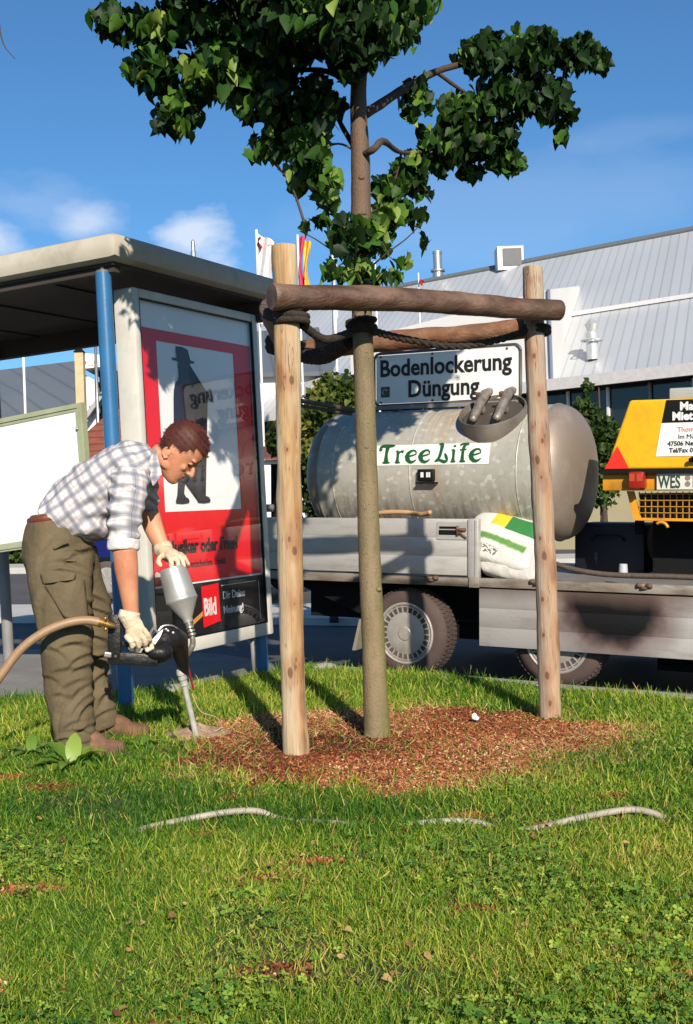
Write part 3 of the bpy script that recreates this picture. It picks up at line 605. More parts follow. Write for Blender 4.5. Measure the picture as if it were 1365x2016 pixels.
for x0, x1, z0, z1 in [(rL, A1-.012, iT, rT), (rL, iL, iB, iT), (iR, A1-.012, iB, iT), (rL, A1-.012, rB, iB)]:
    b.poly([(x0, .026, z0), (x1, .026, z0), (x1, .026, z1), (x0, .026, z1)], (0, .002, 0))
b.build('red_border', M_red, pp, world=False)
M_violet = mat('print_dark', (0.018, 0.014, 0.028), 0.5)
# a plain figure with a hat, in place of the poster's drawing
fig = [(.34, 1.0), (.50, .99), (.505, .93), (.58, .92), (.57, .905), (.51, .90), (.53, .87), (.515, .835), (.48, .815), (.53, .775), (.59, .735), (.66, .755), (.74, .73), (.80, .755), (.83, .66), (.75, .695), (.67, .705), (.60, .675), (.545, .655), (.54, .55), (.57, .44), (.61, .36), (.565, .35), (.575, .20), (.60, .065), (.69, .035), (.70, .0), (.53, .0), (.525, .05), (.49, .22), (.455, .33), (.40, .20), (.345, .06), (.40, .03), (.40, .0), (.23, .0), (.25, .05), (.285, .22), (.30, .34), (.24, .33), (.265, .5), (.27, .66), (.30, .76), (.385, .80), (.37, .83), (.355, .87), (.36, .905), (.28, .91), (.285, .925), (.345, .93)]
fp = [Vector((x, z, 0)) for x, z in fig]; fig = []
for i in range(len(fp)):
    q0, q1, q2, q3 = fp[i-1], fp[i], fp[(i+1) % len(fp)], fp[(i+2) % len(fp)]
    for t in (0, .5): v = 0.5*((2*q1)+(-q0+q2)*t+(2*q0-5*q1+4*q2-q3)*t*t+(-q0+3*q1-3*q2+q3)*t**3); fig.append((v.x, v.y))
gx = .375; gw = .90; gz0 = 1.165; gh = .975
b = MB(); bm = bmesh.new(); vs = [bm.verts.new((gx+x*gw*.86, .0245, gz0+z*gh)) for x, z in fig]; f = bm.faces.new(vs); bmesh.ops.triangulate(bm, faces=[f]); bm.verts.ensure_lookup_table(); bm.verts.index_update()
b.add([v.co.copy() for v in bm.verts], [tuple(v.index for v in f.verts) for f in bm.faces]); bm.free(); b.build('printed_figure', M_violet, pp, world=False)
M_posterblack = mat('print_black', (0.010, 0.009, 0.012), 0.5)
sheet('black_strip', [(A0+.002, B0+.002), (A1-.002, B0+.002), (A1-.002, rB-.012), (A0+.002, rB-.012)], .0255, M_posterblack, pp, .003)
def stext(name, s_, size, m_, x, z, l=.022, **k):
    return text(name, s_, size, m_, pp, Matrix(((1, 0, 0, x), (0, 0, -1, l), (0, 1, 0, z), (0, 0, 0, 1))), world=False, **k)
stext('lettering', 'Musiker oder Frau?', .116, M_text, .432, .858, bold=.0045, xs=.86)
stext('lettering', 'jetzt entscheiden. Lesen!', .058, mat('print_dark_red', (0.12, 0.005, 0.01), 0.5), .56, .765, bold=.001, xs=.86)
x0, z0_ = sp(403, 1150); bx0 = .770
bl = MB(); bl.poly([(bx0, .0205, .375), (bx0+.19, .0205, .40), (bx0+.185, .0205, .645), (bx0-.005, .0205, .635)], (0, .002, 0)); blo = bl.build('red_tag', M_red, pp, world=False)
M_w2 = mat('print_white', (0.75, 0.75, 0.75), 0.5)
stext('lettering', 'Bild', .155, M_w2, bx0+.008, .45, l=.0185, bold=.004, xs=.60)
stext('lettering', 'Dir Deine', .072, M_w2, 1.0, .535, l=.022, bold=.001, xs=.90)
stext('lettering', 'Meinung!', .072, M_w2, 1.0, .440, l=.022, bold=.001, xs=.90)
b = MB()
for x, z, w_, h in [(.99, .622, .42, .004), (1.44, .36, .004, .26)]: b.poly([(x, .0235, z), (x+w_, .0235, z), (x+w_, .0235, z+h), (x, .0235, z+h)], (0, .001, 0))
b.build('printed_line', M_w2, pp, world=False)
b = MB(); b.poly([(.66, .0215, .405), (.768, .0215, .45), (.768, .0215, .48), (.66, .0215, .435)], (0, .001, 0)); b.build('printed_bar', mat('print_orange', (0.75, 0.30, 0.08), 0.5), pp, world=False)
M_pane = bpy.data.materials.new('case_glass'); M_pane.use_nodes = True
n, l = M_pane.node_tree.nodes, M_pane.node_tree.links; n.clear()
ou = n.new('ShaderNodeOutputMaterial'); tb = n.new('ShaderNodeBsdfTransparent'); gl = n.new('ShaderNodeBsdfGlossy'); gl.inputs['Roughness'].default_value = 0.01; mx = n.new('ShaderNodeMixShader'); fz = n.new('ShaderNodeLayerWeight'); fz.inputs[0].default_value = 0.5
pw = n.new('ShaderNodeMath'); pw.operation = 'POWER'; l.new(fz.outputs['Facing'], pw.inputs[0]); pw.inputs[1].default_value = 4.0
ml = n.new('ShaderNodeMath'); ml.operation = 'MULTIPLY_ADD'; l.new(pw.outputs[0], ml.inputs[0]); ml.inputs[1].default_value = 0.9; ml.inputs[2].default_value = 0.035
tb.inputs[0].default_value = (.97, .975, .98, 1); l.new(ml.outputs[0], mx.inputs[0]); l.new(tb.outputs[0], mx.inputs[1]); l.new(gl.outputs[0], mx.inputs[2]); l.new(mx.outputs[0], ou.inputs[0])
b = MB(); b.quad([(A0+.001, .008, B0+.001), (A1-.001, .008, B0+.001), (A1-.001, .008, B1-.001), (A0+.001, .008, B1-.001)]); b.build('glass_pane', M_pane, sh, world=False)
b = MB()
for x0, x1, z0, z1 in [(A0, A0+.008, B0, B1), (A1-.008, A1, B0, B1), (A0+.008, A1-.008, B0, B0+.008), (A0+.008, A1-.008, B1-.008, B1)]: b.poly([(x0+.0005, .001, z0+.0005), (x1-.0005, .001, z0+.0005), (x1-.0005, .001, z1-.0005), (x0+.0005, .001, z1-.0005)], (0, .02, 0))
b.build('gasket', M_black, sh, world=False)
# white back panel with a pale green frame
def sb(px, py, s_=.66):
    o_ = Msh @ Vector((s_, 0, 0)); nn = (Msh.to_3x3() @ Vector((1, 0, 0))); r = cdir(px, py); c = Vector((0, 0, CAMH))
    q = Msh.inverted() @ (c+r*((o_-c).dot(nn)/r.dot(nn))); return Vector((s_, q.y, q.z))
tl_, tr_, br_, bl_ = sb(-90, 842), sb(160, 792), sb(180, 1062), sb(-90, 1100)
ce = (tl_+tr_+br_+bl_)/4
b = MB()
for a_, c_ in ((tl_, tr_), (tr_, br_), (br_, bl_), (bl_, tl_)):
    d1 = (ce-a_); d2 = (ce-c_); w_ = .055
    a2 = a_+Vector((0, math.copysign(w_, d1.y), math.copysign(w_, d1.z))); c2 = c_+Vector((0, math.copysign(w_, d2.y), math.copysign(w_, d2.z)))
    b.poly([a_, c_, c2, a2], (.045, 0, 0)); off = Vector((-.008, 0, 0)); b.poly([a_.lerp(a2, .25)+off, c_.lerp(c2, .25)+off, c_.lerp(c2, .6)+off, a_.lerp(a2, .6)+off], (.009, 0, 0))
bp = b.build('rear_panel_frame', M_green, sh, world=False)
b = MB(); b.poly([p_+Vector((.006, 0, 0))+(ce-p_)*.02 for p_ in (tl_, tr_, br_, bl_)], (.02, 0, 0)); b.build('rear_panel', M_white, bp, world=False)
q = sb(153, 844); b = MB(); b.ball(q+Vector((-.004, 0, 0)), .012); b.build('screw', M_chrome, bp, world=False, smooth=True)

# ------------------------------------------------------------------ flatbed trailer
ta, tt_ = rad(30.3), rad(2.0)
tX = Vector((math.cos(ta)*math.cos(tt_), -math.sin(ta)*math.cos(tt_), -math.sin(tt_))); tY = Vector((math.sin(ta), math.cos(ta), 0)); tZ = tX.cross(tY)
GR = 0.715                                                        # height of the bed above the road
tO = at(948, 1140, 8.02)
Mt = Matrix((tX, tY, tZ)).transposed().to_4x4(); Mt.translation = tO
Mtb = Mt.copy(); Mtb.translation = tO - tZ*GR
trl = empty('flatbed_trailer', 'grey aluminium flatbed trailer with one side board up and the other folded down', 'trailer', m=Mtb)
def T(mb=None): return MB(Mt)
b = T(); b.box((0.45, 1.0, -.028), (4.5, 2.0, .05)); b.build('bed', M_grey, trl)
b = T(); b.box((-.87, -.022, -.022), (1.72, .03, .062), bev=.006); b.box((.80, -.022, -.022), (3.6, .03, .062), bev=.006) ; b.box((-.035, -.030, -.02), (.075, .045, .075), bev=.005)
b.build('side_rail', mat('rail_metal', (0.30, 0.27, 0.23), 0.6, 0.2, col2=(0.17, 0.13, 0.10), nscale=3, stretch=(1, 1, 3), dirt=(0.09, 0.05, 0.035), dscale=6, bump=0.2), trl, autos=40)
def side_board(x0, x1, z0, z1, y, nm, m_):
    b = T(); h = (z1-z0)
    for k in range(3):                                            # three extruded planks
        b.box(((x0+x1)/2, y, z0+h*(k+.5)/3), (x1-x0, .025, h/3-.0008), bev=.0008)
    b.box(((x0+x1)/2, y+.003, (z0+z1)/2), (x1-x0-.004, .018, h-.004)); return b.build(nm, m_, trl, autos=40)
sb1 = side_board(-1.78, -.085, .022, .413, -.012, 'side_board', M_alu)
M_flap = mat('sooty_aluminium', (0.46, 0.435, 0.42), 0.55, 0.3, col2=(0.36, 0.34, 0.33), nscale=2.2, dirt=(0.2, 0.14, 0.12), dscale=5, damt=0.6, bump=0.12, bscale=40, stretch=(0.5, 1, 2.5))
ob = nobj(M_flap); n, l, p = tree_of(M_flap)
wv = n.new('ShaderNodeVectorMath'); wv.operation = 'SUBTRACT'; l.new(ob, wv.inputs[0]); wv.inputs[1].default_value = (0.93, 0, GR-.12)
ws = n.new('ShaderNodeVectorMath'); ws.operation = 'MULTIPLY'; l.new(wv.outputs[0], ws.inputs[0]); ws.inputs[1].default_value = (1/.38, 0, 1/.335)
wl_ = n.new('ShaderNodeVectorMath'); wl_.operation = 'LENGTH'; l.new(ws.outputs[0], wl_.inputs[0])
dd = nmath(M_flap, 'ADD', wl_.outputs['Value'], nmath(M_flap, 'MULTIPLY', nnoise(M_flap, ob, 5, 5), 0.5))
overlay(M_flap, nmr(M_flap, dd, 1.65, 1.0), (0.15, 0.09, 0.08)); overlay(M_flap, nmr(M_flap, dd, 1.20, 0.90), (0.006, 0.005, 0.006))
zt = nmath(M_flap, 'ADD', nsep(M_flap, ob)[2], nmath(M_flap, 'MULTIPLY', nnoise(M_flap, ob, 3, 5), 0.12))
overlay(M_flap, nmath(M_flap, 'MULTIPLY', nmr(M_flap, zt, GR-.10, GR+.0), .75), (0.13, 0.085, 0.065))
sb2 = side_board(.004, 2.6, -.452, -.062, -.034, 'side_board', M_flap); sb2['label'] = 'sooty side board folded down'
b = T(); b.box((-.043, -.018, .205), (.08, .05, .42), bev=.008); b.box((-.02, -.046, .205), (.012, .008, .40)); b.build('corner_post', M_alu, trl, autos=40)
# latch in a recessed plate
b = T(); b.box((-.205, -.0275, .33), (.235, .006, .125), bev=.002); lt = b.build('latch', M_alu, sb1)
b = T(); b.box((-.235, -.032, .352), (.135, .004, .016)); b.box((-.235, -.032, .318), (.145, .004, .034), bev=.0019); b.build('latch_slot', M_black, sb1)
b = T(); b.tube([(-.16, -.04, .30), (-.16, -.04, .365)], .010, 8); b.tube([(-.16, -.04, .335), (-.10, -.04, .34)], .012, 8); b.tube([(-.15, -.04, .32), (-.095, -.036, .28)], .007, 8); b.build('latch_bolt', M_rust, sb1, smooth=True)
for x in (-1.52, -.36, .42, 1.14, 2.1):
    b = T(); b.tube([(x-.045, -.045, -.002), (x-.02, -.045, .002)], .016, 8); b.tube([(x+.015, -.045, -.002), (x+.05, -.045, .0)], .016, 8); b.tube([(x-.02, -.045, -.02), (x+.02, -.045, -.012)], .012, 8); b.build('hinge', M_rust, trl, smooth=True)
# wheels
M_tyre = mat('tyre', (0.050, 0.034, 0.030), 0.85, col2=(0.085, 0.055, 0.048), nscale=4, bump=0.25, bscale=60)
M_rim = mat('wheel_cover', (0.46, 0.43, 0.40), 0.42, 0.4, col2=(0.36, 0.33, 0.30), nscale=6, dirt=(0.2, 0.14, 0.1), dscale=9, damt=0.4)
def wheel(x, z, y=0.02, detail=True):
    R0 = .318
    b = T(); prof = [(.0, .20), (-.004, .225), (.0, .26), (.012, .290), (.035, .308), (.05, .314), (.13, .318), (.19, .314), (.215, .30), (.235, .26), (.235, .20)]
    b.lathe((x, y, z), (0, 1, 0), prof, 56, ref=(0, 0, 1)); wh = b.build('wheel', M_tyre, trl, autos=50)
    if not detail: return
    b = T()                                                       # tread blocks
    for k in range(60):
        a = 2*math.pi*k/60
        for yy in (.055, .105, .16):
            aa = a+(.03 if yy == .105 else 0); b.box((x+.317*math.cos(aa), y+yy, z+.317*math.sin(aa)), (.012, .036, .020), Matrix.Rotation(-aa, 3, 'Y'))
    b.build('tread', M_tyre, wh)
    b = T(); b.lathe((x, y, z), (0, 1, 0), [(-.012, .001), (-.014, .06), (-.008, .135), (-.004, .150), (.004, .152)], 40, ref=(0, 0, 1)); b.ring((x, y+.000, z), (0, 1, 0), .212, .012, 48, 8, ref=(0, 0, 1)); b.lathe((x, y-.012, z), (0, 1, 0), [(-.010, .001), (-.009, .045), (-.002, .052), (.002, .052)], 24, ref=(0, 0, 1))
    for k in range(26):
        a = 2*math.pi*k/26; b.box((x+.178*math.cos(a), y-.003, z+.178*math.sin(a)), (.058, .008, .011), Matrix.Rotation(-a, 3, 'Y'))
    b.ring((x, y-.001, z), (0, 1, 0), .192, .006, 48, 6, ref=(0, 0, 1)); b.build('wheel_cover', M_rim, wh, autos=40)
    b = T(); b.lathe((x, y+.01, z), (0, 1, 0), [(0, .001), (0, .205), (.01, .205)], 32, ref=(0, 0, 1)); b.build('rim', M_black, wh)
wheel(-.598, -.410); wheel(.535, -.395)
wheel(-.598, -.410, 1.75, False); wheel(.535, -.395, 1.75, False)
b = T(); b.box((0.35, 1.0, -.22), (3.9, 1.3, .28)); b.hexa([(-1.60, .15, -.10), (-1.05, .15, -.30), (-1.05, 1.7, -.30), (-1.60, 1.7, -.10), (-1.75, .12, -.058), (-.98, .12, -.058), (-.98, 1.75, -.058), (-1.75, 1.75, -.058)])
b.box((-.03, 1.0, -.41), (1.5, 1.4, .10)); b.box((1.7, 1.0, -.45), (1.2, 1.2, .3)); b.build('chassis', M_dark, trl)
b = T(); b.hexa([(-1.045, .03, -.56), (-1.015, .03, -.56), (-1.015, .27, -.55), (-1.045, .27, -.55), (-.985, .03, -.33), (-.965, .03, -.33), (-.965, .27, -.33), (-.985, .27, -.33)]); b.build('mud_flap', mat('mud_flap', (0.22, 0.20, 0.15), 0.8), trl)
for y in (.16, .85):
    b = T(); b.tube([(-1.80, y, 0), (-1.80, y, .82)], .035, 10); b.build('headboard_post', M_dark, trl, smooth=True)
for z in (.10, .48): 
    b = T(); b.tube([(-2.05, .10, z), (-1.78, .10, z)], .030, 10, caps=True); b.build('headboard_tube', M_grey, trl, smooth=True)
b = MB(); b.tube([at(570, 785, 9.2), at(700, 808, 8.75)], .018, 8); b.tube([at(570, 795, 9.2), at(692, 815, 8.8)], .014, 8); b.build('headboard_rail', mat('weathered_rail', (0.10, 0.075, 0.06), 0.8), trl, smooth=True)

# ------------------------------------------------------------------ steel tank on the trailer
TY, TZ, TR = 0.62, 0.735, 0.488
X0, X1 = -1.41, 0.345
Mk = Mt.copy(); Mk.translation = Mt @ Vector((-.55, TY, TZ-TR))
tk = empty('water_tank', 'round galvanised steel tank lying on the trailer with a white sign mounted on top', 'tank', m=Mk)
def tank_mat():
    m = mat('galvanised_steel', (0.50, 0.475, 0.42), 0.45, 0.3, col2=(0.40, 0.385, 0.34), nscale=2.5, bump=0.08, bscale=20)
    n, l, p = tree_of(m); ob = nobj(m); xyz = nsep(m, ob)
    vo = n.new('ShaderNodeTexVoronoi'); vo.inputs['Scale'].default_value = 34; l.new(ob, vo.inputs['Vector'])
    sp_ = n.new('ShaderNodeSeparateColor'); l.new(vo.outputs['Color'], sp_.inputs[0])
    overlay(m, nmath(m, 'MULTIPLY', nmr(m, sp_.outputs[0], 0.86, 0.97), 0.45), (0.75, 0.74, 0.66)); overlay(m, nmath(m, 'MULTIPLY', nmr(m, sp_.outputs[1], 0.5, 1.0), 0.18), (0.22, 0.21, 0.19))
    # rust runs down from the sign and the hatch
    wob = nmath(m, 'MULTIPLY', nnoise(m, ob, 3, 3), 0.05); x_ = nmath(m, 'ADD', xyz[0], wob)
    v1 = ncomb(m, x_, 0, 0); s1 = nnoise(m, v1, 16, 3, 0.6); up = nmr(m, xyz[2], .62, .95)
    overlay(m, nmath(m, 'MULTIPLY', nmath(m, 'MULTIPLY', nmr(m, s1, .57, .68), up), .7), (0.50, 0.30, 0.09))
    for xl, wd, am in ((.0, .006, .8), (.045, .004, .5), (.075, .005, .75), (.19, .007, .8), (.235, .004, .5), (.26, .004, .6), (-.30, .005, .35)):
        ln_ = nmath(m, 'MULTIPLY', nmr(m, nmath(m, 'ABSOLUTE', nmath(m, 'SUBTRACT', nmath(m, 'ADD', xyz[0], nmath(m, 'MULTIPLY', nnoise(m, ob, 5, 3), 0.02)), xl+.01)), wd*2.2, wd*.6), nmr(m, nmath(m, 'ADD', xyz[2], nmath(m, 'MULTIPLY', nnoise(m, ob, 9, 3), .15)), .74, .92))
        overlay(m, nmath(m, 'MULTIPLY', ln_, am*.75), (0.50, 0.27, 0.06))
    mid = nmath(m, 'MULTIPLY', nmr(m, nmath(m, 'ABSOLUTE', nmath(m, 'SUBTRACT', x_, .17)), .05, .01), nmr(m, xyz[2], .1, .5))
    overlay(m, nmath(m, 'MULTIPLY', mid, .35), (0.42, 0.24, 0.08))
    s2 = nnoise(m, ncomb(m, nmath(m, 'MULTIPLY', xyz[0], 1.0), 0, nmath(m, 'MULTIPLY', xyz[2], .2)), 26, 4, .6); lo = nmr(m, xyz[2], .42, .12)
    overlay(m, nmath(m, 'MULTIPLY', nmath(m, 'MULTIPLY', nmr(m, s2, .45, .62), lo), .8), (0.20, 0.115, 0.06))
    return m
M_tank = tank_mat()
b = T(); b.lathe((X0, TY, TZ), (1, 0, 0), [(0, TR), (.004, TR), (.9, TR), (X1-X0, TR)], 72); tb_ = b.build('tank_body', M_tank, tk, autos=40)
M_dome = mat('tank_dome_steel', (0.27, 0.215, 0.175), 0.5, 0.35, col2=(0.24, 0.19, 0.155), nscale=2.2, dirt=(0.42, 0.38, 0.33), dscale=2, damt=0.5, bump=0.06)
for x, s_ in ((X0, -1), (X1, 1)):
    prof = [(s_*.205*math.sin(t), TR*math.cos(t)**.62) for t in np.linspace(0.0, 1.5707, 16)]; prof[-1] = (prof[-1][0], .002)
    b = T(); b.lathe((x, TY, TZ), (1, 0, 0), prof if s_ > 0 else prof[::-1], 64); b.ring((x, TY, TZ), (1, 0, 0), TR+.002, .006, 72, 6); b.build('dome_end', M_dome, tk, autos=60)
for x in (-1.15, -.05):
    b = T(); b.box((x, TY, .10), (.10, .8, .2)); b.build('cradle', M_dark, tk)
def tcyl(x, a, r=TR):                                             # a: angle above the horizontal on the near side
    return Vector((x, TY-r*math.cos(a), TZ+r*math.sin(a)))
# filler hatch
ha = rad(59); hn = Vector((0, -math.cos(ha), math.sin(ha))); hc = tcyl(-.05, rad(55), TR+.0)
b = T(); b.lathe(hc, hn, [(-.10, .242), (.050, .246), (.054, .243), (.054, .234), (.05, .232), (-.03, .230)], 56, ref=(1, 0, 0)); ht = b.build('hatch', mat('hatch_steel', (0.22, 0.19, 0.165), 0.6, 0.3, col2=(0.10, 0.08, 0.07), nscale=5, bump=0.2), tk, autos=40)
b = T(); b.lathe(hc, hn, [(-.01, .002), (.016, .03), (.018, .215), (.006, .229)], 40, ref=(1, 0, 0)); b.build('hatch_lid', mat('lid_steel', (0.085, 0.07, 0.06), 0.6, 0.3), ht, autos=40)
hs = Vector((0, -math.sin(ha), -math.cos(ha)))                    # down the slope
M_clamp = mat('clamp_iron', (0.30, 0.26, 0.23), 0.5, 0.4, col2=(0.14, 0.11, 0.09), nscale=20, bump=0.3)
for x in (-.215, -.035):
    c = hc+Vector((x+.13, 0, 0)); P_ = [c-hs*.20+hn*.10, c-hs*.12+hn*.12, c-hs*.03+hn*.105, c+hs*.07+hn*.085, c+hs*.155+hn*.07]
    b = T(); b.tube(P_, [.030, .037, .036, .034, .030], 14, dome=True); b.tube([c-hs*.02, c-hs*.02+hn*.1], .022, 10); b.build('clamp_arm', M_clamp, ht, smooth=True)
    b = T(); b.tube([c-hs*.07+hn*.12+Vector((-.03, 0, 0)), c-hs*.07+hn*.155+Vector((-.03, 0, 0))], .020, 6); b.build('clamp_nut', M_rust, ht)
for x in (-1.27, -.62, .20):
    b = T(); b.ring((x, TY, TZ), (1, 0, 0), TR+.0, .0035, 72, 6, rax=.006); b.build('weld_seam', M_tank, tk, smooth=True)
# lettering strip on the curved steel
def bent(name, pts_faces, m_, lift, parent):
    V_, F_ = pts_faces; vv = [tcyl(x, z/TR, TR+lift) for x, z in V_]; return raw(name, [Mt @ v for v in vv], F_, m_, parent)
lx0, lx1, lz0, lz1 = -.905, .0, .058, .212
nx = 24; Vp = [(lx0+(lx1-lx0)*i/nx, lz0+(lz1-lz0)*j/4) for j in range(5) for i in range(nx+1)]; Fp = [(j*(nx+1)+i, j*(nx+1)+i+1, (j+1)*(nx+1)+i+1, (j+1)*(nx+1)+i) for j in range(4) for i in range(nx)]
lab = bent('label_strip', (Vp, Fp), mat('label_white', (0.74, 0.74, 0.70), 0.45), .003, tk)
M_gtext = mat('text_green', (0.010, 0.085, 0.028), 0.4, col2=(0.009, 0.07, 0.025))
def strokes(defs):
    V_, F_ = [], []
    for pts in defs:
        n_ = 14; k = len(V_); P = [np.array(q, float) for q in pts]; cen = []
        for i in range(n_+1):
            t = i/n_*(len(P)-1); a = min(int(t), len(P)-2); t -= a; p0, p1, p2, p3 = P[max(a-1, 0)], P[a], P[a+1], P[min(a+2, len(P)-1)]
            cen.append(0.5*((2*p1)+(-p0+p2)*t+(2*p0-5*p1+4*p2-p3)*t*t+(-p0+3*p1-3*p2+p3)*t**3))
        for i, c in enumerate(cen):
            d = cen[min(i+1, n_)]-cen[max(i-1, 0)]; d = d[:2]/max(np.hypot(d[0], d[1]), 1e-6); w_ = abs(c[2])/2
            V_ += [(c[0]-d[1]*w_, c[1]+d[0]*w_), (c[0]+d[1]*w_, c[1]-d[0]*w_)]
        F_ += [(k+2*i, k+2*i+1, k+2*i+3, k+2*i+2) for i in range(n_)]
    return V_, F_
LT = {
 'T': (.80, [[(.02, .70, .05), (.06, .90, .10), (.20, .98, .14), (.60, .98, .13), (.78, 1.0, .05)], [(.42, .95, .20), (.40, .5, .13), (.42, .06, .22)], [(.22, .03, .04), (.42, .04, .10), (.62, .03, .04)], [(.02, .72, .05), (.10, .76, .10), (.14, .84, .04)]]),
 'r': (.52, [[(.14, .66, .14), (.15, .3, .11), (.14, .05, .17)], [(.02, .03, .04), (.15, .03, .08), (.30, .03, .04)], [(.16, .48, .04), (.28, .64, .08), (.42, .62, .13)], [(.02, .66, .04), (.15, .67, .08)]]),
 'e': (.62, [[(.06, .34, .08), (.30, .40, .07), (.50, .48, .06), (.44, .66, .07), (.28, .68, .09), (.10, .52, .16), (.06, .30, .20), (.18, .08, .15), (.36, .04, .10), (.54, .18, .04)]]),
 'L': (.72, [[(.16, 1.0, .05), (.32, .98, .16), (.31, .6, .13), (.24, .25, .12), (.04, .05, .04)], [(.05, .05, .05), (.28, .12, .10), (.5, .03, .13), (.64, .12, .10), (.56, .36, .12), (.50, .50, .03)]]),
 'i': (.36, [[(.16, .68, .13), (.17, .3, .11), (.16, .05, .16)], [(.04, .03, .04), (.16, .03, .08), (.30, .03, .04)], [(.12, .86, .06), (.24, .90, .10)], [(.04, .66, .04), (.16, .68, .07)]]),
 'f': (.50, [[(.20, .05, .16), (.20, .4, .12), (.21, .75, .13), (.30, .96, .12), (.46, .98, .10)], [(.06, .03, .04), (.20, .03, .08), (.36, .03, .04)], [(.04, .66, .06), (.36, .68, .06)], [(.02, .92, .08), (.20, 1.0, .08), (.4, 1.02, .05)]]),
}
x = lx0+.025; hgt = .134
for ch in 'Tree Life':
    if ch == ' ': x += .012; continue
    w_, defs = LT[ch]; V_, F_ = strokes([[(q[0]*.162, q[1]*hgt, q[2]*.19) for q in st] for st in defs])
    bent('letter', ([(vx+x, vz+lz0+.016) for vx, vz in V_], F_), M_gtext, .0055, lab); x += w_*.162+.007
# small black gauge box
gx_ = -.475; ga = -.03
b = T(); gc = tcyl(gx_, ga, TR+.018); b.box(gc, (.125, .045, .085), bev=.006); b.box(gc+Vector((0.01, -.006, -.055)), (.15, .05, .012)); gb = b.build('gauge_box', M_black, tk, autos=40)
b = T()
for dx, w_ in ((-.022, .022), (.018, .012), (.036, .012)): b.box(gc+Vector((dx, -.024, .002)), (w_, .003, .036))
b.build('gauge_mark', M_w2, tk)
# big sign
sgX0, sgX1, sgZ0, sgZ1, sgY = -1.115, .085, 1.262, 1.660, .52
b = T(); b.box(((sgX0+sgX1)/2, sgY, (sgZ0+sgZ1)/2), (sgX1-sgX0-.03, .006, sgZ1-sgZ0-.03)); sg = b.build('sign_board', M_white, tk)
cr = .05; pts = []
for cx_, cz_, a0_ in ((sgX1-cr, sgZ1-cr, 0), (sgX0+cr, sgZ1-cr, 90), (sgX0+cr, sgZ0+cr, 180), (sgX1-cr, sgZ0+cr, 270)):
    for a_ in range(0, 91, 15): pts.append((cx_+cr*math.cos(rad(a0_+a_)), sgY-.006, cz_+cr*math.sin(rad(a0_+a_))))
b = T(); b.tube(pts+[pts[0]], .011, 8); b.build('sign_rim', mat('sign_rim', (0.09, 0.085, 0.085), 0.5, 0.3), sg, smooth=True)
b = T(); b.box(((sgX0+sgX1)/2, sgY+.0, sgZ0-.018), (sgX1-sgX0+.02, .05, .03)); 
for x in (-.95, -.1): b.box((x, sgY+.05, 1.19), (.05, .04, .12))
b.build('sign_bracket', M_grey, tk)
def ttext(name, s_, size, m_, x, y, z, par, **k): return text(name, s_, size, m_, par, Mt @ Matrix(((1, 0, 0, x), (0, 0, -1, y), (0, 1, 0, z), (0, 0, 0, 1))), **k)
ttext('lettering', 'Bodenlockerung', .178, M_text, -1.070, sgY-.006, 1.485, sg, bold=.0042, xs=.925, spacing=1.0)
ttext('lettering', 'Düngung', .178, M_text, -.83, sgY-.006, 1.320, sg, bold=.0042, xs=.92, spacing=1.0)
b = T(); b.box((-1.02, sgY-.006, 1.365), (.075, .002, .08)); b.build('emblem', mat('emblem_dark', (0.06, 0.06, 0.055), 0.5), sg)
b = T(); b.ring((-1.02, sgY-.008, 1.365), (0, 1, 0), .022, .0035, 16, 5, arc=(0.6, 4.2), ref=(0, 0, 1)); b.box((-1.01, sgY-.008, 1.378), (.03, .002, .006)); b.build('emblem_mark', mat('emblem_light', (0.4, 0.4, 0.36), 0.5), sg)
for x in (-1.06, -.62, -.02):
    for z in (1.285, 1.635):
        b = T(); b.ball((x, sgY-.006, z), (.010, .006, .010), seg=8, rings=5); b.build('bolt', M_rust, sg, smooth=True)

# ------------------------------------------------------------------ fertiliser bags, hoses and timber on the bed
def bag_mesh(cx, cy, cz, lx, ly, lz, M3, seed, m_, label):
    r_ = empty('fertiliser_bag', label, 'sack', m=Mt @ Matrix.Translation((cx, cy, cz-lz/2)), group='fertiliser bags on the trailer bed')
    V_, F_ = [], []; nu, nv2 = 40, 28
    for j in range(nv2+1):
        for i in range(nu):
            a = 2*math.pi*i/nu; t = j/nv2*2-1; prof = (1-abs(t)**3.2)**.5 if abs(t) < 1 else 0
            ca, sa = math.cos(a), math.sin(a); e_ = .62
            V_.append((t*lx/2*(1+.05*abs(sa)), math.copysign(abs(ca)**e_, ca)*ly/2*(.25+.75*prof), math.copysign(abs(sa)**e_, sa)*lz/2*max(prof, .05)))
    for j in range(nv2):
        for i in range(nu): a_, b_ = j*nu+i, j*nu+(i+1) % nu; F_.append((a_, b_, b_+nu, a_+nu))
    V_ = np.array(V_); V_ += (vnoise(V_, 16, seed, 4)*.018)[:, None]*np.sign(V_)*np.array([.3, .5, 1])
    W_ = np.array([list(M3 @ Vector(v)) for v in V_])+np.array([cx, cy, cz]); o_ = raw('sack_body', [Mt @ Vector(v) for v in W_], F_, m_, r_, smooth=True)
    add_attr(o_, 'bu', V_[:, 0]/lx+.5); add_attr(o_, 'bv', V_[:, 1]/ly+.5); add_attr(o_, 'bw', V_[:, 2]); return o_
M_bag = mat('white_plastic_sack', (0.58, 0.56, 0.53), 0.4, col2=(0.50, 0.48, 0.45), nscale=5, bump=0.6, bscale=22)
n, l, p = tree_of(M_bag); bu, bv, bw = nattr(M_bag, 'bu'), nattr(M_bag, 'bv'), nattr(M_bag, 'bw')
def band(m, v, a, b_, e=.004): return nmath(m, 'MULTIPLY', nmr(m, v, a-e, a+e), nmr(m, v, b_+e, b_-e))
wobv = nmath(M_bag, 'ADD', bv, nmath(M_bag, 'MULTIPLY', nnoise(M_bag, nobj(M_bag), 30, 4), 0.06))
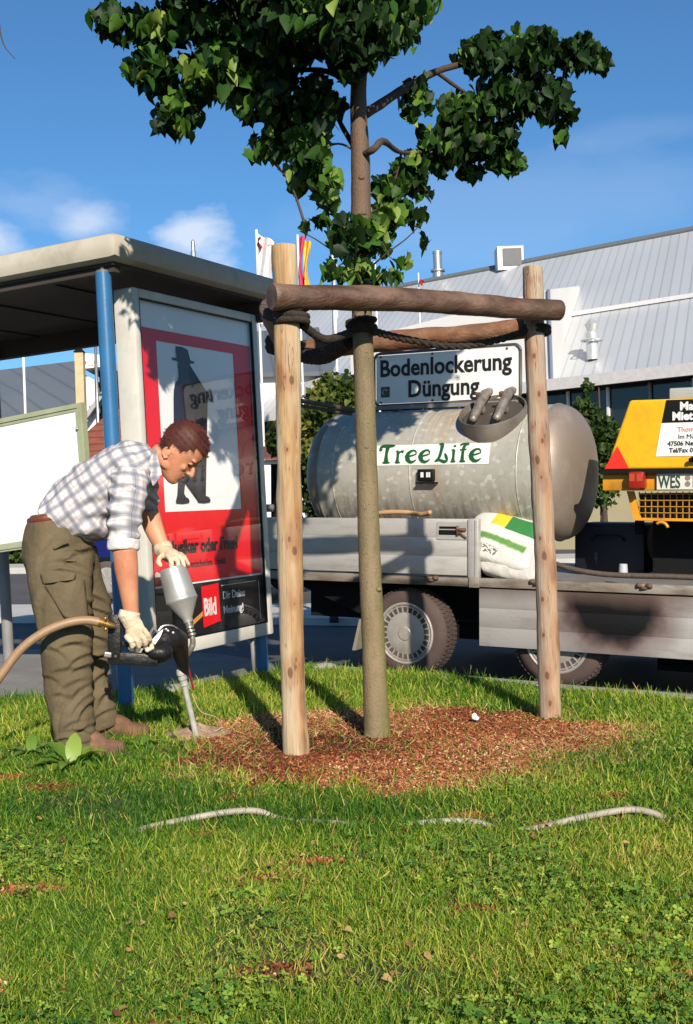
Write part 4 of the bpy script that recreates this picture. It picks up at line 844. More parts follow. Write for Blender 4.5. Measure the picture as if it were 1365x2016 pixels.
overlay(M_bag, nmath(M_bag, 'MULTIPLY', band(M_bag, wobv, .30, .42, .02), band(M_bag, bu, .1, .78, .01)), (0.10, 0.22, 0.05))
overlay(M_bag, nmath(M_bag, 'MULTIPLY', band(M_bag, bv, .58, .86), band(M_bag, bu, .42, .95)), (0.03, 0.17, 0.045))
overlay(M_bag, nmath(M_bag, 'MULTIPLY', band(M_bag, bv, .60, .86), band(M_bag, bu, .24, .42)), (0.72, 0.45, 0.03))
tg = nmath(M_bag, 'MULTIPLY', band(M_bag, bu, .12, .5), band(M_bag, bv, .08, .2)); overlay(M_bag, nmath(M_bag, 'MULTIPLY', tg, nmr(M_bag, nnoise(M_bag, nobj(M_bag), 90, 2), .5, .56)), (0.08, 0.08, 0.07))
R1 = (Matrix.Rotation(rad(18), 3, 'Y') @ Matrix.Rotation(rad(42), 3, 'X'))
bag_mesh(.13, .17, .25, .62, .46, .17, R1, 3, M_bag, 'white plastic fertiliser sack with green and yellow print, uppermost on the bed')
R2 = (Matrix.Rotation(rad(10), 3, 'Y') @ Matrix.Rotation(rad(66), 3, 'X'))
bag_mesh(.19, .095, .135, .50, .30, .16, R2, 5, mat('plain_white_sack', (0.58, 0.56, 0.53), 0.4, col2=(0.46, 0.44, 0.41), nscale=5, bump=0.7, bscale=20, dirt=(0.3, 0.28, 0.26), dscale=8, damt=0.4), 'creased plain white fertiliser sack leaning at the bed edge, lowermost')
def tpath(name, label, cat, pts, r, m_, seg=10, n_=60, group=None):
    root = empty(name, label, cat, Mt @ Vector(pts[0]), group=group); q = T(); curve_tube(q, pts, [r]*len(pts), seg, n_); q.build('tube', m_, root, smooth=True); return root
M_hose = mat('bed_hose', (0.10, 0.075, 0.06), 0.6, col2=(0.07, 0.05, 0.04), nscale=30, bump=0.4)
tpath('hose', 'dark brown hose lying along the edge of the trailer bed below the yellow compressor', 'hose', [(.36, .16, .14), (.50, .05, .12), (.66, .0, .085), (.85, -.01, .062), (1.05, -.012, .058), (1.35, -.01, .06), (1.8, .0, .05), (2.4, .05, .05)], .018, M_hose)
tpath('strap', 'thin pale strap hanging loose on the bed edge behind the right post', 'strap', [(.40, .05, .12), (.46, -.01, .06), (.52, -.015, .045), (.48, .0, .08), (.44, .01, .10)], .006, mat('strap_pale', (0.5, 0.42, 0.34), 0.7), 6)
tpath('garden_hose', 'coiled tan hose end resting on top of the raised side board', 'hose', [(-1.05, .10, .40), (-.92, .05, .43), (-.78, .04, .452), (-.62, .05, .455), (-.50, .07, .44), (-.40, .03, .455)], .017, mat('tan_hose', (0.45, 0.26, 0.12), 0.6), 10)

# ------------------------------------------------------------------ yellow compressor
M_yel = mat('yellow_paint', (0.82, 0.42, 0.008), 0.38, col2=(0.74, 0.37, 0.008), nscale=2.5, dirt=(0.35, 0.19, 0.04), dscale=7, damt=0.5, bump=0.08, bscale=12)
M_yel2 = mat('orange_yellow_paint', (0.70, 0.30, 0.010), 0.45, col2=(0.55, 0.24, 0.02), nscale=6, dirt=(0.2, 0.1, 0.04), dscale=6, damt=0.5)
CY = .42
Mt_keep = Mt; Mt = Mt @ Matrix.Translation((.118, -.28, .022)) @ Matrix.Diagonal((.963, 1, .963, 1))
cp = empty('compressor', 'yellow portable compressor with a warning triangle and number plate at the right edge', 'compressor', m=Mt @ Matrix.Translation((1.5, 1.0, 0)))
b = T(); fr_ = [(.738, .748), (.905, 1.215), (2.35, 1.20), (2.52, .735)]
b.poly([(x, CY, z) for x, z in fr_], (0, 1.35, 0)); hood = b.build('hood', M_yel, cp); md = hood.modifiers.new('b', 'BEVEL'); md.width = .018; md.segments = 3
b = T(); b.box((1.62, CY+.6, .732), (1.80, 1.32, .03)); b.build('seam', M_black, cp)
b = T(); b.box((1.63, CY+.02, .66), (1.82, .06, .115), bev=.008); b.build('light_bar', M_yel2, cp, autos=40)
tl = [MB(Mt), MB(Mt)]
tl[0].box((.975, CY-.045, .672), (.105, .09, .115), bev=.015); tl[1].box((2.28, CY-.045, .672), (.105, .09, .115), bev=.015)
M_lamp = mat('lamp_red', (0.30, 0.018, 0.012), 0.25, col2=(0.22, 0.012, 0.01), nscale=10); M_reflex = mat('reflector_red', (0.75, 0.03, 0.015), 0.3, col2=(0.68, 0.03, 0.015))
for q in tl: q.build('tail_lamp', M_lamp, cp, autos=40)
b = T()
for x in (.95, 1.0): b.box((x, CY-.0915, .69), (.035, .003, .05))
b.build('lamp_lens', mat('lens_orange', (0.45, 0.06, 0.02), 0.2), cp)
b = T(); b.poly([(.735, CY-.012, .752), (.905, CY-.012, .752), (.825, CY-.012, .905)], (0, .01, 0)); tri = b.build('warning_triangle', M_reflex, cp)
b = T(); b.quad([(1.155, CY-.003, 1.205), (2.3, CY-.003, 1.193), (2.3, CY-.003, 1.05), (1.125, CY-.003, 1.055)]); b.build('black_sticker', M_black, cp)
b = T(); b.quad([(1.122, CY-.004, 1.052), (2.3, CY-.004, 1.048), (2.3, CY-.004, .83), (1.085, CY-.004, .83)]); b.build('white_sticker', M_w2, cp)
for s_, sz, x, z, m_, bo in [('Maschinen', .075, 1.245, 1.135, M_w2, .003), ('Miet', .075, 1.195, 1.070, M_w2, .003), ('Thomas', .045, 1.23, .992, mat('print_pale_red', (0.60, 0.22, 0.16), .5), .0), ('Im Mühl', .042, 1.235, .945, M_text, .0), ('47506 Neu', .042, 1.165, .900, M_text, .0008), ('Tel/Fax 0', .042, 1.175, .855, M_text, .0008)]:
    ttext('lettering', s_, sz, m_, x, CY-.006, z, cp, bold=bo)
b = T(); b.tube([(1.32, CY-.03, .80), (1.36, CY-.05, .82), (1.55, CY-.05, .82), (1.6, CY-.03, .80)], .016, 8); b.build('handle', M_black, cp, smooth=True)
b = T(); b.box((1.36, CY-.032, .662), (.52, .006, .108), bev=.002); pl_ = b.build('number_plate', mat('plate_white', (0.62, 0.62, 0.55), 0.5), cp)
ttext('lettering', 'WES', .118, mat('plate_text', (0.03, 0.05, 0.04), 0.5), 1.112, CY-.037, .620, pl_, bold=.002, xs=.62)
ttext('lettering', 'N', .118, M_text, 1.335, CY-.037, .620, pl_, bold=.002, xs=.8)
b = T()
for z in (.685, .645): b.lathe((1.305, CY-.035, z), (0, -1, 0), [(0, .001), (0, .018), (.002, .018), (.002, .001)], 16)
b.build('plate_seal', mat('seal', (0.25, 0.16, 0.15), 0.5), pl_)
# grille basket
b = T(); b.box((1.62, CY+.55, .49), (1.36, .9, .19)); b.build('engine_block', M_black, cp)
b = T()
for x in np.arange(.955, 2.3, .042): b.box((x, CY+.06, .495), (.006, .006, .20))
for z in np.arange(.41, .60, .042): b.box((1.63, CY+.055, z), (1.36, .005, .006))
b.build('grille', mat('grille_wire', (0.42, 0.20, 0.02), 0.5), cp)
b = T(); b.poly([(.87, CY+.05, .60), (.915, CY+.05, .60), (.965, CY+.05, .41), (.92, CY+.05, .40)], (0, .03, 0)); b.poly([(.92, CY+.045, .40), (2.4, CY+.045, .385), (2.4, CY+.045, .405), (.93, CY+.045, .418)], (0, .03, 0)); b.build('grille_frame', M_yel2, cp)
b = T(); b.box((1.5, CY+.85, .20), (1.1, .9, .40)); b.box((.90, CY+.25, .345), (.05, .06, .10)); b.build('undercarriage', M_dark, cp)
for y in (CY+.0, CY+1.05):
    b = T(); b.lathe((1.12, y+.45, .24), (0, 1, 0), [(0, .10), (0, .2), (.02, .235), (.13, .235), (.15, .2), (.15, .10)], 32, ref=(0, 0, 1)); b.build('wheel', M_black, cp, autos=50)
b = T(); b.ring((1.12, CY+.0, .345), (0, 1, 0), .045, .011, 12, 6, arc=(.2, 2.3), ref=(0, 0, 1)); b.build('lifting_hook', M_yel2, cp, smooth=True)
b = T(); b.box((1.72, CY+.25, 1.25), (1.12, .40, .075), bev=.01); b.build('exhaust_box', mat('box_grey', (0.42, 0.44, 0.42), 0.5), cp, autos=40)
Mt = Mt_keep
tb2 = empty('dark_filler_box', 'blue-black box added on the trailer bed as a dark mass filling the shaded gap beside the tank end', 'box', m=Mt @ Matrix.Translation((.72, .75, 0)))  # box added as a dark mass; its near-black colour stands in for shade
b = T(); b.box((.66, .95, .19), (.52, .42, .36), bev=.03); b.build('box_body', mat('shade_blue_black', (0.003, 0.004, 0.014), 0.6), tb2, autos=40); b = T(); b.tube([(.54, .73, .25), (.58, .71, .28), (.74, .71, .28), (.78, .73, .25)], .01, 8); b.build('handle', M_black, tb2, smooth=True)
cu_ = empty('plastic_cup', 'small translucent white plastic cup standing upside down on the bed edge', 'cup', m=Mt @ Matrix.Translation((.98, .02, 0)))
b = T(); b.lathe((.985, .02, .052), (0, 0, 1), [(0, .032), (.008, .034), (.010, .030), (.075, .026), (.078, .022), (.079, .001)], 20); b.build('cup_body', mat('cup_plastic', (0.45, 0.45, 0.50), 0.4), cu_, autos=40)

# ------------------------------------------------------------------ the worker
def A(px, py, d): return at(px, py, d)
person = empty('person', 'man in a checked shirt and olive work trousers bending over a soil lance', 'person', (-1.30, 5.52, 0))
M_skin = mat('skin', (0.56, 0.27, 0.16), 0.5, col2=(0.46, 0.17, 0.09), nscale=9, bump=0.25, bscale=160, sss=0.08, dirt=(0.36, 0.12, 0.07), dscale=14, damt=0.35)
Hc = A(354, 890, 5.50); hu = Vector((.76, 0, .65)).normalized(); hf = Vector((.65, 0, -.76)).normalized(); hy = Vector((0, -1, 0))
def hp(u, f, y=0): return Hc+hu*u+hf*f+hy*y
secs = [  # up, front, back, half width
 (-.128, .070, .030, .016), (-.122, .086, .015, .026), (-.110, .092, -.005, .036), (-.095, .091, -.025, .045), (-.078, .093, -.045, .052), (-.060, .092, -.060, .059), (-.040, .092, -.078, .065), (-.018, .088, -.092, .070), (.005, .086, -.101, .073), (.022, .094, -.107, .075), (.045, .096, -.109, .076), (.070, .090, -.106, .075), (.095, .076, -.095, .069), (.115, .055, -.078, .057), (.128, .030, -.055, .042), (.135, .005, -.03, .020)]
secs = [tuple(q*1.05 for q in r_) for r_ in secs]
def head_loft(mb, secs, seg=36, grow=0.0, nrm=None):
    V_, F_ = [], []
    for u, f, bk, w in secs:
        cf = (f+bk)/2; rf_ = (f-bk)/2+grow; w = w+grow
        for j in range(seg):
            a = 2*math.pi*j/seg; ca, sa = math.cos(a), math.sin(a); e_ = .90
            # narrower towards the face
            ww = w*(1-.16*max(0, ca)**2)
            V_.append(hp(u+(grow if u > 0 else 0), cf+rf_*math.copysign(abs(ca)**e_, ca), ww*math.copysign(abs(sa)**e_, sa)))
    n_ = len(secs)
    for i in range(n_-1):
        for j in range(seg): a_, b_ = i*seg+j, i*seg+(j+1) % seg; F_.append((a_, b_, b_+seg, a_+seg))
    F_.append(tuple(range(seg))); F_.append(tuple(range((n_-1)*seg, n_*seg))); mb.add(V_, F_)
b = MB(); head_loft(b, secs)
Rh = Matrix((hf, hy, hu)).transposed()
b.tube([hp(.020, .088), hp(.0, .098), hp(-.018, .111), hp(-.034, .120)], [.008, .009, .0115, .0125], 12, ry=[.009, .010, .013, .015], ref=(0, 1, 0), dome=True)   # nose
b.ball(hp(-.038, .106, .010), (.010, .008, .008)); b.ball(hp(-.038, .106, -.010), (.010, .008, .008))
b.ball(hp(-.062, .094), (.010, .020, .0065), Rh); b.ball(hp(-.078, .092), (.010, .018, .007), Rh)                       # lips
b.ball(hp(-.108, .083), (.017, .020, .015), Rh)                                                                        # chin
for s_ in (1, -1):
    b.ball(hp(.024, .084, .032*s_), (.014, .024, .008), Rh); b.ball(hp(-.032, .066, .042*s_), (.020, .016, .018), Rh)   # brow, cheekbone
    b.ball(hp(-.075, -.005, .050*s_), (.045, .012, .030), Rh)                                                          # jaw corner
b.tube([hp(-.075, -.050), A(312, 905, 5.5), A(296, 915, 5.5), A(278, 935, 5.5)], [.056, .056, .058, .065], 20, ry=[.052, .055, .060, .08], dome=True)
# torso and legs (under the clothes) and both arms
b.tube([A(268, 940, 5.5), A(240, 950, 5.5), A(190, 985, 5.5), A(150, 1020, 5.5), A(122, 1055, 5.5)], [.065, .09, .105, .10, .11], 20, ry=[.11, .14, .14, .13, .14], dome=True)
b.tube([A(125, 1080, 5.43), A(135, 1230, 5.36), A(142, 1340, 5.33), A(150, 1440, 5.32)], [.085, .06, .05, .035], 14, dome=True); b.tube([A(140, 1080, 5.6), A(180, 1220, 5.7), A(190, 1320, 5.74), A(203, 1410, 5.76)], [.085, .055, .045, .035], 14, dome=True)
b.tube([A(258, 945, 5.36), A(251, 985, 5.28), A(244, 1050, 5.25), A(246, 1085, 5.245), A(249, 1120, 5.25), A(254, 1165, 5.26), A(259, 1205, 5.27), A(262, 1222, 5.27)], [.045, .048, .050, .056, .054, .043, .034, .034], 20, ry=[.045, .046, .046, .048, .046, .038, .029, .028], dome=True)
b.tube([A(285, 935, 5.66), A(284, 985, 5.72), A(293, 1010, 5.74), A(303, 1040, 5.73), A(315, 1068, 5.71), A(324, 1090, 5.69)], [.055, .052, .054, .049, .040, .034], 20, ry=[.05, .046, .046, .042, .034, .029], dome=True)
Vb, Fb = fuse(b, .0048, 3)
body = raw('body', Vb, Fb, M_skin, person, smooth=True)
# ears, eyes, brows, mouth line
for s_ in (1, -1):
    c = hp(-.038, -.026, .070*s_); q = MB()
    q.ring(c, hy, .023, .0055, 24, 8, ref=hu, arc=(-2.4, 2.6)); q.ball(c+hf*-.002, (.017, .005, .022), Rh); q.ball(c-hu*.024+hf*.006, (.008, .006, .009), Rh)
    Ve, Fe = fuse(q, .0018, 3); raw('ear', Ve, Fe, M_skin, person, smooth=True)
    q = MB(); q.ball(hp(-.001, .0745, .032*s_), .0118, seg=16, rings=12); q.build('eye', M_skin, person, smooth=True)
    q = MB(); q.tube([hp(-.0065, .0845, .018*s_), hp(-.0085, .0865, .030*s_), hp(-.0065, .081, .043*s_), hp(-.004, .074, .050*s_)], .0026, 6); q.build('eyelash', mat('lash_dark', (0.025, 0.012, 0.01), 0.5), person, smooth=True)
    q = MB(); q.tube([hp(.0045, .086, .020*s_), hp(.0065, .086, .033*s_), hp(.001, .079, .046*s_)], .0045, 8, dome=False); q.build('eyelid', M_skin, person, smooth=True)
q = MB(); q.tube([hp(-.0705, .101, -.019), hp(-.0705, .1035, 0), hp(-.0705, .101, .019), hp(-.074, .094, .026)], [.0022, .003, .0022, .001], 6); q.build('mouth', mat('mouth_dark', (0.12, 0.03, 0.025), 0.5), person, smooth=True)
M_hair = ramp_attr('brown_hair', 'rnd', [(0, (0.030, 0.008, 0.006)), (.6, (0.095, 0.022, 0.014)), (1, (0.20, 0.05, 0.028))], 0.6, 0.3)
for s_ in (1, -1):
    n_ = 60; t = rng.random(n_); P_ = np.array([list(hp(.021+.006*math.sin(x*3.1)+rng.normal(0, .0018), .094-.010*x-.002, (.014+.032*x)*s_)) for x in t])
    D_ = np.tile(np.array(list(hy*s_-hf*.4+hu*.15)), (n_, 1))+rng.normal(0, .25, (n_, 3)); scatter('eyebrow', [(-.08, 0, 0), (.08, 0, 0), (0, 1, 0)], [(0, 1, 2)], P_, rotmats(D_, rng.random(n_)*6), np.full(n_, .011), M_hair, person)
# hair: a close cap plus short strands
q = MB(); hs_ = [(-.085, -.015, -.058, .050)]+[(u, f, bk, w) for u, f, bk, w in secs if u > -.062]; head_loft(q, [(u, f if u > .05 else min(f, f), bk, w) for u, f, bk, w in hs_], 64, .0075)
V_ = np.array([list(v) for v in q.v]); HM = np.array([list(hf), list(hy), list(hu)]); loc = (V_-np.array(list(Hc))) @ HM.T       # f, y, u
def hairline(f, y, u):
    lim = np.interp(f, [-.12, -.075, -.05, -.030, -.012, .012, .020, .045, .060, .078, .12], [-.105, -.095, -.055, -.006, -.010, -.012, .020, .042, .055, .074, .084]); return u > lim
keep = hairline(loc[:, 0], loc[:, 1], loc[:, 2]); F_ = [f for f in q.f if all(keep[i] for i in f)]
V_ = V_+(V_-np.array(list(Hc)))*(vnoise(V_, 90, 4, 2)*.02)[:, None]
hair = raw('hair', V_, F_, M_hair, person, smooth=True); add_attr(hair, 'rnd', np.clip(.3+.2*vnoise(V_, 120, 8, 2), 0, 1))
ok = np.where(keep)[0]; n_ = 14000; idx = rng.choice(ok, n_); Pn = V_[idx]+rng.normal(0, .0035, (n_, 3)); out_ = (Pn-np.array(list(Hc))); out_ /= np.linalg.norm(out_, axis=1, keepdims=True)
lc = (Pn-np.array(list(Hc))) @ HM.T
flow = np.where((lc[:, 2] > .03)[:, None], np.array(list(hf))[None], np.array(list(-hu*.8-hf*.5))[None])
D_ = flow+out_*0.28+rng.normal(0, .20, (n_, 3)); rn = np.clip(.45+.35*vnoise(Pn, 60, 5, 2)+rng.normal(0, .2, n_), 0, 1)
scatter('hair_strand', [(-.035, 0, 0), (.035, 0, 0), (.028, .5, .08), (-.028, .5, .08), (0, 1, .0)], [(0, 1, 2, 3), (3, 2, 4)], Pn-out_*.002, rotmats(D_, rng.random(n_)*6), rng.uniform(.006, .012, n_), M_hair, hair, rn)

# shirt ----------------------------------------------------------------------------------
M_shirt = bpy.data.materials.new('plaid_shirt'); M_shirt.use_nodes = True
n, l, p = tree_of(M_shirt); p.inputs['Roughness'].default_value = .85; p.inputs['Specular IOR Level'].default_value = .15
rgb = n.new('ShaderNodeRGB'); rgb.outputs[0].default_value = (0.60, 0.55, 0.54, 1); l.new(rgb.outputs[0], p.inputs['Base Color'])
pu, pv = nattr(M_shirt, 'pu'), nattr(M_shirt, 'pv')
def stripes(v, period, lo, hi, e=.03):
    fr2 = nmath(M_shirt, 'FRACT', nmath(M_shirt, 'DIVIDE', v, period)); return nmath(M_shirt, 'MULTIPLY', nmr(M_shirt, fr2, lo-e, lo+e), nmr(M_shirt, fr2, hi+e, hi-e))
wq = nmath(M_shirt, 'MULTIPLY', nnoise(M_shirt, nobj(M_shirt), 7, 3), 0.035)
for v in (nmath(M_shirt, 'ADD', pu, wq), nmath(M_shirt, 'SUBTRACT', pv, wq)):
    overlay(M_shirt, nmath(M_shirt, 'MULTIPLY', stripes(v, .062, .08, .46, .07), .60), (0.13, 0.145, 0.20))
    overlay(M_shirt, nmath(M_shirt, 'MULTIPLY', stripes(v, .062, .66, .76), .28), (0.20, 0.18, 0.26))
    overlay(M_shirt, nmath(M_shirt, 'MULTIPLY', stripes(v, .062, .235, .275, .012), .45), (0.05, 0.045, 0.09))
    overlay(M_shirt, nmath(M_shirt, 'MULTIPLY', stripes(v, .022, .42, .50, .04), .18), (0.16, 0.13, 0.20))
nb = n.new('ShaderNodeBump'); nb.inputs['Strength'].default_value = .35; nb.inputs['Distance'].default_value = .006; l.new(nnoise(M_shirt, nobj(M_shirt, (1, 1, 1)), 26, 4), nb.inputs['Height']); l.new(nb.outputs[0], p.inputs['Normal'])
spine = [(A(100, 1030, 5.5), .108, .165), (A(124, 1018, 5.5), .135, .175), (A(156, 1004, 5.5), .168, .18), (A(192, 972, 5.5), .166, .185), (A(226, 948, 5.5), .158, .195), (A(256, 926, 5.5), .142, .205), (A(278, 913, 5.5), .128, .175), (A(293, 905, 5.5), .100, .13), (A(304, 900, 5.5), .078, .085)]
b = MB(); b.tube([q[0] for q in spine], [q[1] for q in spine], 40, ry=[q[2] for q in spine])
nsl = [(A(262, 922, 5.35), .085, .08), (A(254, 960, 5.31), .086, .078), (A(248, 1000, 5.28), .080, .072), (A(244, 1040, 5.26), .072, .066), (A(243, 1066, 5.255), .070, .064)]
b.tube([q[0] for q in nsl], [q[1] for q in nsl], 28, ry=[q[2] for q in nsl])
fsl = [(A(280, 925, 5.64), .08, .075), (A(282, 960, 5.70), .074, .068), (A(286, 998, 5.735), .068, .062)]
b.tube([q[0] for q in fsl], [q[1] for q in fsl], 28, ry=[q[2] for q in fsl])
b.ball(A(176, 1035, 5.47), (.115, .15, .075), Matrix.Rotation(rad(0), 3, 'Y'))                                                        # the front hanging down
b.ball(A(205, 1045, 5.48), (.035, .11, .040))
sp0, sp1 = np.array(list(A(110, 1035, 5.5))), np.array(list(A(290, 905, 5.5))); sax = (sp1-sp0)/np.linalg.norm(sp1-sp0); sprp = np.cross(sax, [0, 1, 0])
def shirt_disp(V):
    r_ = V-sp0; u = r_ @ sax; v = r_ @ sprp; y = V[:, 1]-5.5
    f = .0075*np.sin((u*.5+v*1.0)*75+3*vnoise(V, 6, 2, 1))*np.clip(1-np.abs(u-.26)*5, 0, 1)*(y < 0)      # folds towards the armpit
    f += .006*np.sin((v*1.4-u*.9)*60+2*vnoise(V, 8, 3, 1))*np.clip(1-np.abs(u-.08)*7, 0, 1)
    low = V[:, 2] < 1.04; f += np.where(V[:, 0] > A(214, 1000, 5.3).x, .005*np.sin(V[:, 2]*95+V[:, 0]*40+2*vnoise(V, 9, 7, 1)), 0)
    return f+.005*vnoise(V, 26, 6, 3)
Vs, Fs = fuse(b, .0065, 5, shirt_disp)
r_ = Vs-sp0; u_ = r_ @ sax
keep = (u_ > -.035+.03*np.sin(Vs[:, 1]*8)) 
arm = Vs[:, 1] < 5.37; zcut = A(243, 1069, 5.255).z
ang = np.arctan2(Vs[:, 1]-5.5, r_ @ sprp)
pu_ = u_; pv_ = ang*.17
a0_ = np.array(list(nsl[0][0])); a1_ = np.array(list(nsl[-1][0])); ax_ = (a1_-a0_)/np.linalg.norm(a1_-a0_); ra = Vs-a0_; ta_ = ra @ ax_; dperp = np.linalg.norm(ra-ta_[:, None]*ax_, axis=1)
isl = (dperp < .098) & (ta_ > .02) & (Vs[:, 1] < 5.385)
dirx = np.cross(ax_, [0, 1, 0]); pu_ = np.where(isl, ta_, pu_); pv_ = np.where(isl, np.arctan2(ra @ np.array([0, 1, 0]), ra @ dirx)*.075, pv_)
F2 = [f for f in Fs if all(keep[i] for i in f)]
shirt = raw('shirt', Vs, F2, M_shirt, person, smooth=True); add_attr(shirt, 'pu', pu_+1); add_attr(shirt, 'pv', pv_+1)
def smallcloth(name, q, m_, par, vox=.004, amp=.003, sc_=60, pl=True):
    V_, F_ = fuse(q, vox, 3, lambda V: amp*vnoise(V, sc_, 3, 2)); o_ = raw(name, V_, F_, m_, par, smooth=True)
    if pl: add_attr(o_, 'pu', V_[:, 0]+1); add_attr(o_, 'pv', V_[:, 2]+1)
    return o_
M_cuff = mat('cuff_cloth', (0.66, 0.61, 0.58), .85, col2=(0.52, 0.48, 0.49), nscale=28, bump=.5, bscale=50)
q = MB(); q.tube([A(244, 1055, 5.256), A(243, 1062, 5.255), A(243, 1078, 5.252), A(243, 1084, 5.25)], [.066, .073, .074, .069], 30, ry=[.06, .067, .068, .063]); smallcloth('rolled_cuff', q, M_cuff, shirt, pl=False)
# collar, flat stitched placket and breast pocket edge
q = MB(); q.tube([A(296, 905, 5.5)+Vector((0, 0, 0)), A(303, 898, 5.5)], [.082, .073], 30, ry=[.092, .080]); q.poly([A(303, 880, 5.425), A(318, 934, 5.41), A(300, 958, 5.385), A(288, 925, 5.375)], (0.008, -.012, .0)); smallcloth('collar', q, M_shirt, shirt, .004, .002)
# trousers -------------------------------------------------------------------------------
M_trou = mat('olive_cloth', (0.140, 0.110, 0.066), 0.9, col2=(0.095, 0.072, 0.043), nscale=5, bump=.5, bscale=45, spec=.1, dirt=(0.19, 0.145, 0.09), dscale=6, damt=.5)
pel = [(A(108, 1012, 5.5), .105, .165), (A(110, 1030, 5.5), .130, .175), (A(113, 1060, 5.5), .158, .185), (A(116, 1095, 5.5), .163, .185), (A(122, 1125, 5.49), .155, .17)]
nleg = [(A(117, 1100, 5.42), .155, .11), (A(120, 1150, 5.39), .142, .11), (A(127, 1220, 5.36), .121, .105), (A(132, 1290, 5.35), .112, .10), (A(137, 1360, 5.34), .110, .098), (A(144, 1420, 5.33), .100, .09), (A(149, 1455, 5.33), .092, .085), (A(152, 1472, 5.33), .086, .08)]
fleg = [(A(135, 1095, 5.58), .140, .11), (A(156, 1150, 5.64), .118, .105), (A(176, 1200, 5.68), .112, .10), (A(184, 1235, 5.70), .096, .095), (A(182, 1290, 5.73), .083, .09), (A(183, 1345, 5.75), .078, .088), (A(192, 1390, 5.76), .086, .085), (A(200, 1415, 5.76), .080, .08), (A(206, 1432, 5.76), .072, .075)]
b = MB()
for L_1 in (pel, nleg, fleg): b.tube([q[0] for q in L_1], [q[1] for q in L_1], 32, ry=[q[2] for q in L_1])
def trou_disp(V):
    z = V[:, 2]; x = V[:, 0]; near = V[:, 1] < 5.52; kz = A(130, 1300, 5.35).z
    def fold(cx, cy, d_, ang, ln, wd, amp):                       # one crease: a ridge with a dip under it, at a spot on the near side
        c = np.array(list(A(cx, cy, d_))); dx_ = V[:, 0]-c[0]; dz_ = V[:, 2]-c[2]; ca, sa = math.cos(rad(ang)), math.sin(rad(ang))
        a = dx_*ca+dz_*sa; t = -dx_*sa+dz_*ca+.25*a*a/ln; side = 1/(1+np.exp((V[:, 1]-d_-.03)*60))
        return amp*side*np.exp(-(a/ln)**2)*(t/wd)*np.exp(-(t/wd)**2)*1.6
    f = 0
    r2 = np.random.default_rng(5)
    for cx, cy, d_, a_, ln, wd, am in [(150, 1105, 5.42, -20, .07, .016, .016), (140, 1120, 5.42, -6, .09, .012, .012), (160, 1088, 5.45, 30, .06, .018, .018), (100, 1080, 5.42, 60, .09, .02, .008), (90, 1180, 5.38, 75, .12, .02, .008), (140, 1235, 5.35, -12, .07, .016, .010),
        (150, 1262, 5.35, 10, .08, .016, .012), (120, 1275, 5.35, -25, .06, .014, .009), (158, 1295, 5.34, 32, .07, .018, .016), (135, 1312, 5.34, 8, .09, .016, .010), (110, 1330, 5.34, -15, .05, .014, .008), (150, 1340, 5.34, 22, .08, .02, .013), (130, 1362, 5.33, -5, .05, .016, .008),
        (160, 1385, 5.33, 50, .08, .016, .012), (120, 1400, 5.33, 70, .09, .016, .009), (145, 1420, 5.33, 28, .06, .014, .010), (165, 1432, 5.33, -14, .05, .014, .016), (135, 1448, 5.33, 12, .07, .012, .015), (155, 1462, 5.33, 24, .06, .011, .016),
        (200, 1175, 5.66, -35, .08, .014, .014), (205, 1200, 5.68, -28, .08, .014, .012), (196, 1250, 5.70, -20, .06, .016, .014), (200, 1290, 5.73, 18, .05, .018, .018), (200, 1330, 5.75, 40, .06, .02, .014), (212, 1362, 5.76, 45, .06, .018, .018), (205, 1400, 5.76, 30, .06, .014, .014)]:
        f = f+fold(cx, cy, d_, a_, ln, wd, am)
    g = vnoise(V, 9, 23, 2); return f+.007*g+.004*np.abs(vnoise(V, 28, 25, 2))
Vt, Ft = fuse(b, .0065, 4, trou_disp)
tro = raw('trousers', Vt, Ft, M_trou, person, smooth=True)
# belt, side pocket, cargo pocket with raised flap, button
M_belt = mat('leather_belt', (0.16, 0.035, 0.018), .5)
q = MB(); c = A(108, 1020, 5.5); bd = (A(110, 1030, 5.5)-A(106, 1008, 5.5)).normalized(); ring_pts = []
wv_ = Vector((0, 1, 0)); uv_ = bd.cross(wv_)
for i in range(41): a = 2*math.pi*i/40; ring_pts.append(c+uv_*math.cos(a)*.118+wv_*math.sin(a)*.172)
q.tube(ring_pts, .017, 8, ry=.006, ref=uv_); q.build('belt', M_belt, person, smooth=True)
def patch(name, poly_px, d_off, th, m_, par):
    """cloth piece following the side of the near leg"""
    V_, F_ = [], []; Q = [Vector((x, y, 0)) for x, y in poly_px]; nn = 14
    for j in range(nn+1):
        for i in range(nn+1):
            s_, t_ = i/nn, j/nn; a = Q[0].lerp(Q[1], s_); b_ = Q[3].lerp(Q[2], s_); c_ = a.lerp(b_, t_)
            cx_ = np.interp(c_.y, [1100, 1150, 1220, 1290], [117, 120, 127, 132]); rx_ = np.interp(c_.y, [1100, 1150, 1220, 1290], [.155, .142, .121, .112]); ryy = .108
            k_ = max(-.98, min(.98, ((c_.x-cx_)/430)/rx_)); dep = np.interp(c_.y, [1100, 1150, 1220, 1290], [5.42, 5.39, 5.36, 5.35])-ryy*math.sqrt(1-k_*k_)-d_off(s_, t_)
            V_.append(A(c_.x, c_.y, dep))
    for j in range(nn):
        for i in range(nn): a = j*(nn+1)+i; F_.append((a, a+1, a+nn+2, a+nn+1))
    o_ = raw(name, V_, F_, m_, par, smooth=True); md = o_.modifiers.new('s', 'SOLIDIFY'); md.thickness = th; md.offset = 0; return o_
pk = patch('cargo_pocket', [(80, 1140), (166, 1142), (174, 1222), (128, 1216)], lambda s_, t_: .012+.010*math.sin(math.pi*s_)*(1-t_*.7)+.003*math.sin(9*s_+7*t_), .012, M_trou, tro)
